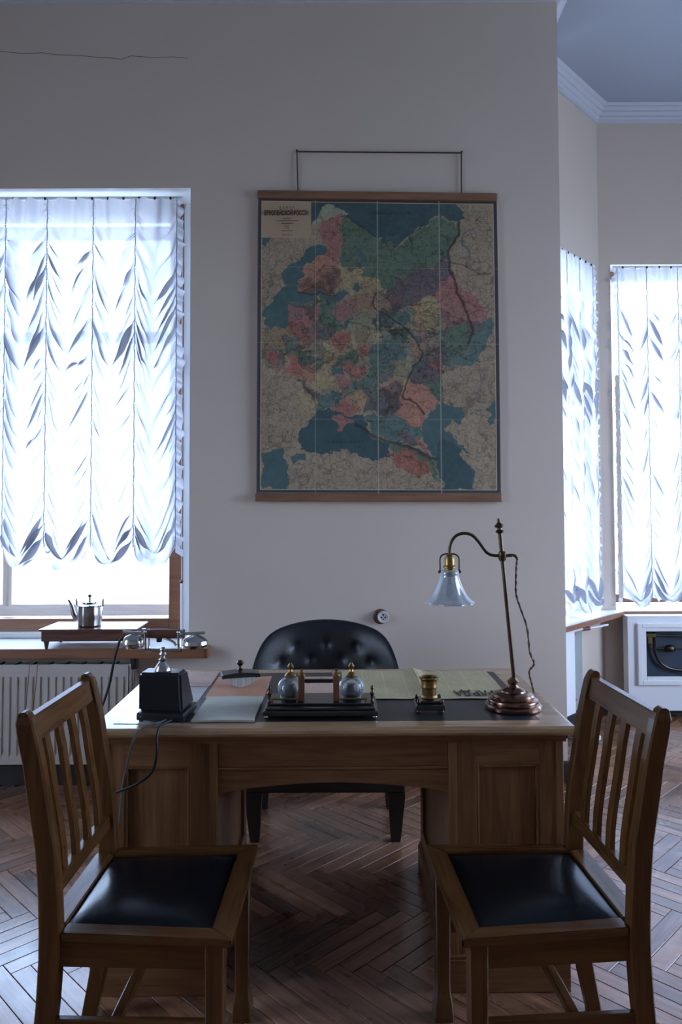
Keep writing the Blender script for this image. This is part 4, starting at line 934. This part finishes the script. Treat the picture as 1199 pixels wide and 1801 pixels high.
# ------------------------------------------------------------------ side chairs
def side_chair(label, loc, rz):
    t = thing('side_chair', label, 'chair', loc, rz, 'oak side chairs in front of the desk')
    def px(z):
        pts = [(0.0, -0.052), (0.12, -0.028), (0.25, -0.008), (0.40, 0.0), (0.50, 0.0), (0.62, -0.008), (0.80, -0.037), (0.96, -0.068)]
        for (a, xa), (b_, xb) in zip(pts, pts[1:]):
            if z <= b_: k = (z-a)/(b_-a); k = k*k*(3-2*k)*0.3+k*0.7; return xa+(xb-xa)*k
        return pts[-1][1]
    for s in (-1, 1):
        p = BM(); rows = []
        zs_ = [0, 0.06, 0.12, 0.2, 0.3, 0.4, 0.46, 0.55, 0.65, 0.75, 0.84, 0.90, 0.933, 0.948, 0.956, 0.960]
        wd = [0.020, 0.021, 0.022, 0.0235, 0.0245, 0.025, 0.025, 0.0245, 0.024, 0.0235, 0.023, 0.0225, 0.021, 0.017, 0.011, 0.004]
        for z, w_ in zip(zs_, wd):
            c = 0.004 if w_ > 0.012 else 0.001; h = 0.0165 if z < 0.947 else 0.0135; yc = s*0.199; xc = px(z)
            loop = [(-w_+c, -h), (w_-c, -h), (w_, -h+c), (w_, h-c), (w_-c, h), (-w_+c, h), (-w_, h-c), (-w_, -h+c)]
            rows.append([p.verts.new((xc+a, yc+b_, z)) for a, b_ in loop])
        for A, B in zip(rows, rows[1:]):
            for k in range(8): p.faces.new((A[k], A[(k+1) % 8], B[(k+1) % 8], B[k]))
        p.faces.new(rows[0][::-1]); p.faces.new(rows[-1])
        obj('rear_post', p, 'chair_z', t)
        # front leg, square with flared foot
        p = BM(); rows = []
        for z, w_ in ((0, 0.026), (0.012, 0.027), (0.05, 0.0245), (0.075, 0.020), (0.10, 0.019), (0.25, 0.0205), (0.445, 0.022)):
            c = 0.003
            loop = [(-w_+c, -w_), (w_-c, -w_), (w_, -w_+c), (w_, w_-c), (w_-c, w_), (-w_+c, w_), (-w_, w_-c), (-w_, -w_+c)]
            rows.append([p.verts.new((0.380+a, s*0.205+b_, z)) for a, b_ in loop])
        for A, B in zip(rows, rows[1:]):
            for k in range(8): p.faces.new((A[k], A[(k+1) % 8], B[(k+1) % 8], B[k]))
        p.faces.new(rows[0][::-1]); p.faces.new(rows[-1])
        obj('leg', p, 'chair_z', t)
        q = BM(); bx(q, 0.022, 0.360, -0.010, 0.010, 0.385, 0.443, 0.002, Matrix.Translation((0, s*0.198, 0)) @ Matrix.Rotation(s*0.02, 4, 'Z')); obj('side_apron', q, 'chair_x', t)
        q = BM(); bx(q, -0.012, 0.362, -0.009, 0.009, 0.235, 0.268, 0.003, Matrix.Translation((0, s*0.200, 0)) @ Matrix.Rotation(s*0.01, 4, 'Z')); obj('side_stretcher', q, 'chair_x', t)
    q = BM(); bx(q, 0.135, 0.158, -0.192, 0.192, 0.240, 0.264, 0.003); obj('cross_stretcher', q, 'chair_y', t)
    q = BM(); bx(q, 0.368, 0.390, -0.186, 0.186, 0.385, 0.443, 0.002); obj('front_apron', q, 'chair_y', t)
    q = BM(); bx(q, -0.010, 0.010, -0.184, 0.184, 0.385, 0.443, 0.002); obj('rear_apron', q, 'chair_y', t)
    # seat frame: four boards around the leather
    def quad(poly, name, m): obj(name, prism(poly, 0.444, 0.464, 'z', bev=0.0025), m, t)
    quad([(0.368, -0.188), (0.420, -0.236), (0.420, 0.236), (0.368, 0.188)], 'seat_rail', 'chair_y')
    quad([(-0.028, -0.180), (0.022, -0.170), (0.022, 0.170), (-0.028, 0.180)], 'seat_rail', 'chair_y')
    for s in (-1, 1):
        po = [(0.027, s*0.214), (0.027, s*0.170), (0.3675, s*0.1875), (0.4195, s*0.2355)]
        if s < 0: po = po[::-1]
        quad(po, 'seat_rail', 'chair_x')
    nx, ny = 24, 24; g = BM(); V = [[None]*(ny+1) for _ in range(nx+1)]
    for i in range(nx+1):
        for j in range(ny+1):
            u, v_ = i/nx, j/ny; x = 0.0225+u*0.345; h = 0.170+0.0175*u; y = (2*v_-1)*h
            e_ = (1-abs(2*u-1)**5)*(1-abs(2*v_-1)**5); V[i][j] = g.verts.new((x, y, 0.456+0.016*e_+0.008*math.sin(PI*u)*math.sin(PI*v_)))
    for i in range(nx):
        for j in range(ny): g.faces.new((V[i][j], V[i+1][j], V[i+1][j+1], V[i][j+1]))
    obj('leather_seat', g, 'seat_leather', t, smooth='all', label='black leather seat pad')
    # back: top rail, lower rail and four slats follow the lean
    def lean_board(x0f, z0_, z1_, ya, yb, th, name, m, top_round=0.0):
        q = BM(); n = 6; R_ = []
        for k in range(n+1):
            z = z0_+(z1_-z0_)*k/n; xc = px(z)
            R_.append([q.verts.new((xc+a, y, z)) for a, y in ((-th, ya), (th, ya), (th, yb), (-th, yb))])
        for A, B in zip(R_, R_[1:]):
            for k in range(4): q.faces.new((A[k], A[(k+1) % 4], B[(k+1) % 4], B[k]))
        q.faces.new(R_[0][::-1]); q.faces.new(R_[-1]); bmesh.ops.recalc_face_normals(q, faces=q.faces)
        sh = [e_ for e_ in q.edges if len(e_.link_faces) == 2 and e_.calc_face_angle(0) > 0.8]
        bmesh.ops.bevel(q, geom=sh, offset=0.002, segments=2, affect='EDGES')
        obj(name, q, m, t)
    lean_board(0, 0.884, 0.944, -0.184, 0.184, 0.011, 'top_rail', 'chair_y')
    lean_board(0, 0.530, 0.567, -0.184, 0.184, 0.011, 'lower_rail', 'chair_y')
    for k in range(4):
        yc = -0.122+k*0.0813
        lean_board(0, 0.565, 0.886, yc-0.017, yc+0.017, 0.006, 'slat', 'chair_z')
    return t
side_chair('oak slat-back chair with a black leather seat, its back toward the radiator', (-0.665, 1.935, 0), math.radians(-1.0))
side_chair('oak slat-back chair with a black leather seat, its back toward the bay window', (0.672, 1.950, 0), math.radians(183.5))

# ------------------------------------------------------------------ desk lamp
ZD = 0.780
lp = thing('desk_lamp', 'brass desk lamp with bell shaped clear glass shade and curved arm', 'lamp', (0.555, 2.42, ZD))
obj('base', lathe([(0, 0.0), (0.086, 0.0), (0.0900, 0.004), (0.0900, 0.012), (0.086, 0.017), (0.079, 0.019), (0.080, 0.024), (0.078, 0.030), (0.070, 0.034), (0.0665, 0.035), (0.067, 0.041), (0.063, 0.047), (0.050, 0.052), (0.040, 0.0535), (0.038, 0.058), (0.028, 0.064), (0.019, 0.068), (0.014, 0.076), (0.018, 0.082), (0.018, 0.087), (0.013, 0.092), (0.009, 0.098), (0, 0.098)], 72), 'copper', lp, smooth=True)
ptop = Vector((-0.038, 0, 0.580)); pbot = Vector((0.004, 0, 0.092))
pole = BM(); tube([pbot, ptop], 0.0068, 12, pole); obj('pole', pole, 'bronze', lp, smooth=True)
fin = obj('finial', lathe([(0.007, -0.016), (0.013, -0.012), (0.014, -0.008), (0.007, -0.003), (0.006, 0.001), (0.015, 0.006), (0.016, 0.011), (0.008, 0.017), (0.005, 0.020), (0.006, 0.028), (0.004, 0.033), (0, 0.034)], 20), 'bronze', lp, tuple(ptop), smooth=True); fin.rotation_euler = (0, -0.086, 0)
cz = 1.272-ZD
obj('collar', tube([(-0.031, 0, cz-0.018), (-0.030, 0, cz-0.010), (-0.029, 0, cz+0.010), (-0.0285, 0, cz+0.015)], [0.009, 0.013, 0.013, 0.009], 16), 'bronze', lp, smooth=True)
arm = smooth_path([(0.002, 0, cz), (-0.030, 0, cz), (-0.061, 0, cz+0.001), (-0.080, 0, cz+0.010), (-0.094, 0, cz+0.028), (-0.110, 0, cz+0.050), (-0.130, 0, cz+0.068), (-0.155, 0, cz+0.073), (-0.178, 0, cz+0.066), (-0.194, 0, cz+0.048), (-0.201, 0, cz+0.024), (-0.202, 0, cz+0.0)], 5)
obj('arm', tube(arm, 0.0052, 10), 'bronze', lp, smooth='all')
obj('cord_arm', tube(smooth_path([(-0.018, 0, cz), (0.000, 0, cz+0.002), (0.012, 0, cz-0.001), (0.019, 0, cz-0.009)], 5), 0.0048, 10), 'bronze', lp, smooth='all')
hx = -0.202
obj('socket', lathe([(0.005, 0.004), (0.012, 0.0), (0.017, -0.010), (0.018, -0.030), (0.021, -0.034), (0.021, -0.038), (0.017, -0.040), (0.0165, -0.060), (0.014, -0.068), (0, -0.068)], 20), 'brass', lp, (hx, 0, cz), smooth=True)
for s in (-1, 1):
    obj('shade_holder', tube(smooth_path([(hx, 0, cz+0.006), (hx+s*0.018, 0, cz+0.005), (hx+s*0.030, 0, cz-0.006), (hx+s*0.031, 0, cz-0.03), (hx+s*0.031, 0, cz-0.050)], 4), 0.0026, 8), 'bronze', lp)
    sc = BM(); sphere(sc, (hx+s*0.033, 0, cz-0.052), 0.0055); obj('thumb_screw', sc, 'bronze', lp)
fl2 = lambda a, k: 1+0.055*math.cos(10*a)*max(0, k-0.25)
sh_prof = [(0.024, -0.046), (0.029, -0.050), (0.031, -0.058), (0.028, -0.064), (0.031, -0.070), (0.034, -0.080), (0.038, -0.092), (0.044, -0.106), (0.050, -0.120), (0.057, -0.133), (0.066, -0.143), (0.076, -0.150), (0.0785, -0.154)]
inner = [(r-0.003, z) for r, z in sh_prof][::-1]
obj('glass_shade', lathe(sh_prof+inner, 80, flute=lambda a, k: 1+0.05*math.cos(10*a)*max(0, 1-abs(k-0.5)/0.5*1.25)), 'shade_glass', lp, (hx, 0, cz), smooth='all')
obj('bulb_holder', lathe([(0.012, -0.066), (0.013, -0.090), (0.010, -0.094), (0, -0.094)], 16), 'porc', lp, (hx, 0, cz), smooth=True)
# twisted cord of the lamp
cpts = [(0.574, 2.42, 1.263), (0.572, 2.425, 1.235), (0.571, 2.43, 1.19), (0.574, 2.44, 1.143), (0.590, 2.45, 1.096), (0.613, 2.46, 1.031), (0.626, 2.48, 0.950), (0.645, 2.50, 0.905), (0.636, 2.53, 0.873), (0.650, 2.56, 0.83), (0.668, 2.60, 0.790), (0.676, 2.63, 0.7835)]
obj('twisted_cord', tube([Vector(p)-Vector((0.555, 2.42, ZD)) for p in smooth_path(cpts, 14)], 0.0030, 6, twist=0.9), 'cable_b', lp, label='brown twisted cloth cord')

# ------------------------------------------------------------------ telephone
tz = 0.782
ph = thing('telephone', 'antique black box telephone with nickel cradle and wooden handset', 'telephone', (-0.548, 2.325, tz), math.radians(-5))
def frust(x0, x1, y0, y1, X0, X1, Y0, Y1, z0, z1, bev):
    t = BM(); A = [t.verts.new(p) for p in ((x0, y0, z0), (x1, y0, z0), (x1, y1, z0), (x0, y1, z0))]; B = [t.verts.new(p) for p in ((X0, Y0, z1), (X1, Y0, z1), (X1, Y1, z1), (X0, Y1, z1))]
    t.faces.new(A[::-1]); t.faces.new(B)
    for k in range(4): t.faces.new((A[k], A[(k+1) % 4], B[(k+1) % 4], B[k]))
    bmesh.ops.bevel(t, geom=list(t.edges), offset=bev, segments=3, affect='EDGES'); return t
obj('plinth', box(-0.072, 0.076, -0.062, 0.082, 0.004, 0.028, 0.005), 'bakelite', ph, smooth=True)
obj('case', frust(-0.068, 0.070, -0.056, 0.076, -0.068, 0.062, -0.054, 0.022, 0.028, 0.1465, 0.008), 'bakelite', ph, smooth=True)
for sx in (-0.06, 0.064):
    for sy in (-0.05, 0.07): obj('foot', lathe([(0, 0), (0.007, 0), (0.007, 0.005), (0, 0.005)], 10), 'black', ph, (sx, sy, 0))
obj('magnet_screw', lathe([(0, 0), (0.003, 0), (0.002, 0.002), (0, 0.002)], 8), 'nickel', ph, (-0.058, -0.062, 0.016), (PI/2, 0, 0))
cx0, cy0 = -0.005, -0.014
obj('cradle_post', lathe([(0, 0.1455), (0.026, 0.1475), (0.024, 0.154), (0.016, 0.166), (0.010, 0.174), (0.012, 0.180), (0.008, 0.184), (0.008, 0.192), (0.011, 0.196), (0.008, 0.202), (0.007, 0.210), (0, 0.212)], 24), 'nickel', ph, (cx0, cy0, 0), smooth=True)
hz = 1.040-tz+0.001
cr = BM(); tube([(cx0-0.055, cy0, 0.208), (cx0+0.058, cy0, 0.208)], 0.0055, 10, cr); sphere(cr, (cx0, cy0, 0.210), 0.009)
for s in (-0.050, 0.054):
    for dy in (-0.013, 0.013):
        tube(smooth_path([(cx0+s, cy0, 0.208), (cx0+s, cy0+dy, 0.214), (cx0+s, cy0+dy*1.25, 0.232), (cx0+s, cy0+dy*1.5, hz+0.006)], 4), 0.0035, 8, cr)
        sphere(cr, (cx0+s, cy0+dy*1.5, hz+0.008), 0.005)
obj('cradle', cr, 'nickel', ph, smooth=True)
gx = [(-0.060, 0.010), (-0.055, 0.013), (-0.035, 0.0145), (0.0, 0.0155), (0.035, 0.0145), (0.055, 0.014), (0.062, 0.011)]
obj('handset_grip', tube([(cx0+x, cy0, hz) for x, r in gx], [r for x, r in gx], 16), 'grip', ph, smooth=True, label='dark red-brown wooden grip')
hb = BM()
tube([(cx0-0.128, cy0, hz+0.003), (cx0-0.058, cy0, hz)], 0.0055, 10, hb); tube([(cx0-0.066, cy0, hz), (cx0-0.056, cy0, hz)], 0.016, 14, hb)
obj('handset_rod', hb, 'nickel', ph, smooth=True); hb = BM()
tube([(cx0+0.060, cy0, hz), (cx0+0.132, cy0, hz+0.004)], 0.0050, 10, hb); tube([(cx0+0.056, cy0, hz), (cx0+0.066, cy0, hz)], 0.0155, 14, hb)
obj('handset_rod', hb, 'nickel', ph, smooth=True)
obj('earpiece', lathe([(0.004, 0.0), (0.012, -0.004), (0.026, -0.010), (0.033, -0.020), (0.034, -0.034), (0.030, -0.044), (0.026, -0.046), (0.012, -0.040), (0, -0.040)], 28), 'nickel', ph, (cx0-0.094, cy0, hz), smooth=True)
obj('mouthpiece', lathe([(0.004, 0.0), (0.012, -0.003), (0.028, -0.010), (0.038, -0.020), (0.040, -0.030), (0.036, -0.038)], 28), 'nickel', ph, (cx0+0.102, cy0, hz), smooth=True)
obj('mouthpiece_ring', lathe([(0.037, -0.028), (0.034, -0.036), (0.026, -0.043), (0.014, -0.040), (0, -0.038)], 28), 'kettle', ph, (cx0+0.102, cy0, hz), smooth=True)
lv = BM(); tube(smooth_path([(cx0, cy0-0.004, hz-0.012), (cx0+0.020, cy0-0.01, hz-0.016), (cx0+0.038, cy0-0.012, hz-0.024), (cx0+0.046, cy0-0.012, hz-0.034)], 4), 0.004, 8, lv); obj('talk_switch', lv, 'nickel', ph, smooth=True)
lv = BM(); bx(lv, cx0-0.020, cx0-0.004, cy0-0.006, cy0+0.006, hz-0.026, hz-0.012, 0.003); obj('switch_block', lv, 'dark', ph)
Q0 = Vector((-0.548, 2.325, tz)); iR = Matrix.Rotation(math.radians(5), 3, 'Z')
def loc_(pts): return [iR @ (Vector(p)-Q0) for p in pts]
obj('handset_cord', tube(loc_(smooth_path([(-0.682, 2.320, 1.030), (-0.695, 2.325, 1.010), (-0.712, 2.33, 0.95), (-0.728, 2.34, 0.88), (-0.748, 2.335, 0.815), (-0.752, 2.30, 0.79), (-0.735, 2.27, 0.7845), (-0.715, 2.235, 0.784)], 6)), 0.0040, 8), 'cable', ph, smooth='all')
obj('line_cord', tube(loc_(smooth_path([(-0.530, 2.262, 0.79), (-0.555, 2.235, 0.788), (-0.585, 2.208, 0.784), (-0.604, 2.190, 0.765), (-0.612, 2.182, 0.74), (-0.628, 2.185, 0.675), (-0.640, 2.19, 0.62), (-0.652, 2.195, 0.50)], 6)), 0.0036, 8), 'cable_g', ph, smooth='all')
obj('line_cord', tube(loc_(smooth_path([(-0.515, 2.262, 0.79), (-0.530, 2.235, 0.788), (-0.538, 2.202, 0.784), (-0.540, 2.183, 0.760), (-0.538, 2.178, 0.720), (-0.550, 2.180, 0.668), (-0.590, 2.185, 0.632), (-0.650, 2.190, 0.606), (-0.70, 2.20, 0.585), (-0.745, 2.25, 0.60)], 6)), 0.0040, 8), 'cable', ph, smooth='all')

# ------------------------------------------------------------------ inkstand
ZL = 0.7799
ik = thing('inkstand', 'black inkstand with two domed crystal inkwells and a pen rest', 'inkstand', (-0.066, 2.375, ZL))
b_ = BM(); bx(b_, -0.178, 0.178, -0.085, 0.105, 0.010, 0.026, 0.004); bx(b_, -0.170, 0.170, -0.077, 0.098, 0.026, 0.034, 0.003); bx(b_, -0.160, 0.160, -0.045, 0.090, 0.034, 0.040, 0.003)
obj('tray', b_, 'black', ik)
for x in (-0.168, 0.168):
    for y in (-0.074, 0.092):
        c_ = BM(); sphere(c_, (x, y, 0.0075), 0.0075, (1, 1, 1), 12, 8); obj('ball_foot', c_, 'nickel', ik, smooth='all')
for x in (-0.098, 0.097):
    iw = BM(); bx(iw, -0.030, 0.030, -0.030, 0.030, 0.041, 0.066, 0.004); sphere(iw, (0, 0, 0.074), 0.042, (1, 1, 0.90), 24, 14)
    o = obj('inkwell', iw, 'ink_glass', ik, (x, 0.02, 0), smooth=True, label='clear domed crystal inkwell')
    obj('ink_cup', lathe([(0, 0.045), (0.018, 0.045), (0.020, 0.07), (0.014, 0.085), (0, 0.086)], 16), 'dark', o, smooth=True)
    obj('lid', lathe([(0.018, 0.108), (0.019, 0.113), (0.014, 0.120), (0.007, 0.125), (0.005, 0.132), (0.009, 0.137), (0.010, 0.142), (0.006, 0.148), (0.003, 0.153), (0, 0.154)], 20), 'brass', o, smooth=True)
for x in (-0.061, 0.049):
    obj('pillar', box(x-0.010, x+0.010, -0.028, -0.008, 0.041, 0.122, 0.002), 'ink_wood', ik, label='reddish brown wooden pillar')
    obj('pillar_cap', lathe([(0, 0.121), (0.013, 0.121), (0.013, 0.126), (0.009, 0.129), (0.003, 0.134), (0.005, 0.139), (0, 0.143)], 14), 'brass', ik, (x, -0.018, 0), smooth=True)
obj('pen_rest_bar', box(-0.051, 0.039, -0.023, -0.013, 0.098, 0.110, 0.002), 'black', ik)
for s, x0_, x1_ in ((-1, -0.155, -0.071), (1, 0.059, 0.145)):
    rl = BM(); tube([(x0_, -0.030, 0.050), (x1_, -0.030, 0.050)], 0.003, 8, rl); tube([(x0_+0.004, -0.030, 0.040), (x0_+0.004, -0.030, 0.050)], 0.0025, 8, rl); tube([(x1_-0.004, -0.030, 0.040), (x1_-0.004, -0.030, 0.050)], 0.0025, 8, rl); obj('pen_rail', rl, 'brass', ik)
for x in (-0.162, 0.162):
    obj('finial_post', lathe([(0.006, 0.034), (0.007, 0.040), (0.004, 0.046), (0.005, 0.060), (0.008, 0.066), (0.005, 0.071), (0.003, 0.076), (0.006, 0.081), (0.005, 0.086), (0, 0.092)], 14), 'bronze', ik, (x, -0.02, 0), smooth=True)
# small pot on a square stand
pt = thing('pen_cup', 'small brass cup on a square black footed stand beside the lamp', 'cup', (0.279, 2.385, ZL))
b_ = BM(); bx(b_, -0.046, 0.046, -0.042, 0.042, 0.012, 0.030, 0.004); bx(b_, -0.036, 0.036, -0.033, 0.033, 0.030, 0.040, 0.004); obj('stand', b_, 'black', pt)
for x in (-0.036, 0.036):
    for y in (-0.032, 0.032):
        c_ = BM(); sphere(c_, (x, y, 0.007), 0.007); obj('ball_foot', c_, 'bronze', pt, smooth='all')
        c_ = BM(); sphere(c_, (x*1.02, y, 0.038), 0.006, (1, 1, 1.4)); obj('corner_knob', c_, 'bronze', pt, smooth='all')
obj('cup', lathe([(0, 0.040), (0.024, 0.040), (0.026, 0.046), (0.022, 0.052), (0.0235, 0.075), (0.026, 0.078), (0.026, 0.082), (0.025, 0.086), (0.027, 0.100), (0.0315, 0.105), (0.0315, 0.108), (0.027, 0.110), (0.024, 0.107), (0.022, 0.06), (0, 0.058)], 32), 'brass', pt, smooth=True)

# ------------------------------------------------------------------ papers, notebook, blotter, newspaper
def papers(label, m, x0, y0, w, d, rz, z, th=0.0012, cat='paper', name='paper_sheet', f=None):
    o = obj(name, sheet(w, d, th, 12, 12, f), m, None, (x0, y0, z), (0, 0, rz)); return tag(o, label, cat)
curl = lambda u, v: 0.0025*max(0, u-0.8)*5*v+0.0015*(1-v)*abs(u-0.5)
papers('faded orange sheet under the blotter on the desk leather', 'orange_paper', -0.470, 2.556, 0.205, 0.315, 0.01, ZL, f=lambda u, v: 0.002*max(0, u-0.85)*6)
nb = thing('notebook', 'thin pale blue-grey notebook at the front of the desk beside the telephone', 'notebook', (-0.458, 2.262, ZL), 0.0)
obj('cover', sheet(0.196, 0.288, 0.0015, 12, 12, None), 'inkgrey', nb)
obj('pages', sheet(0.190, 0.282, 0.0060, 12, 12, lambda u, v: 0.0015*math.sin(PI*u), None, 0.001, 0.003, 0.0016), 'blue_paper', nb)
papers('pinkish sheet lying between telephone and leather edge at the back of the desk', 'pink_paper', -0.665, 2.72, 0.185, 0.24, 0.02, 0.7804)
papers('pale grey sheet behind the telephone, lapped by the pinkish one', 'pale_paper', -0.640, 2.47, 0.155, 0.30, 0.0, 0.7802, 0.0002)
papers('pale glossy sheet under the front corner of the telephone', 'glossy_sheet', -0.690, 2.258, 0.20, 0.20, -0.04, 0.7802)
ps = thing('pencilled_sheet', 'pinkish sheet with a red pencil mark behind the inkstand', 'paper', (-0.185, 2.575, ZL))
obj('sheet', sheet(0.158, 0.295, 0.001, 10, 10, None), 'pink_paper', ps)
obj('pencil_mark', prism([(0.055, 0.19), (0.063, 0.18), (0.115, 0.262), (0.107, 0.27)], 0.0011, 0.0014, 'z'), 'redpencil', ps, label='red pencil stroke')
br = thing('rocker_blotter', 'black rocker blotter with a small knob resting on the orange sheet', 'blotter', (-0.372, 2.735, 0.7815), math.radians(14))
arcs = [(-0.075+0.15*i/20, 0.044-0.042*math.cos((-0.075+0.15*i/20)/0.075*1.15)**1.0) for i in range(21)]
lowp = [(x, 0.034*(x/0.062)**2) for x in [(-0.062+0.124*i/20) for i in range(21)]]
obj('blotting_curve', prism(lowp+[(0.062, 0.0345), (-0.062, 0.0345)], -0.034, 0.034, 'y'), 'pale_paper', br)
top = [(0.069, 0.032)]+[(0.069-0.138*i/16, 0.046+0.006*math.sin(PI*i/16)) for i in range(17)]+[(-0.069, 0.032), (-0.050, 0.0345), (0.050, 0.0345)]
obj('cover', prism(top, -0.037, 0.037, 'y', bev=0.002), 'black', br)
obj('knob', lathe([(0.008, 0.054), (0.010, 0.057), (0.005, 0.062), (0.005, 0.070), (0.011, 0.076), (0.013, 0.082), (0.009, 0.089), (0, 0.092)], 18), 'bronze', br, smooth=True)
np_ = thing('newspaper', 'yellowed newspaper lying open upside down at the back of the desk', 'newspaper', (0.0, 2.53, ZL))
fold = lambda u: 0.014*math.exp(-((1-u)/0.10)**2)
obj('page', sheet(0.280, 0.435, 0.0010, 24, 10, lambda u, v: fold(u)+0.003*math.sin(3*u+4*v)**2, None, 0.0, 0.0, 0), 'news', np_)
obj('page', sheet(0.290, 0.425, 0.0010, 24, 10, lambda u, v: fold(1-u)+0.003*math.sin(3*u+3*v)**2, None, 0.281, 0.0, 0.0001), 'news', np_)
text('masthead', 'ПРАВДА', 0.092, 'ink', np_, (0.476, 0.092, 0.0062), (0, 0, PI), 0.44, 0.0004, 0.003)

bpy.context.view_layer.update()
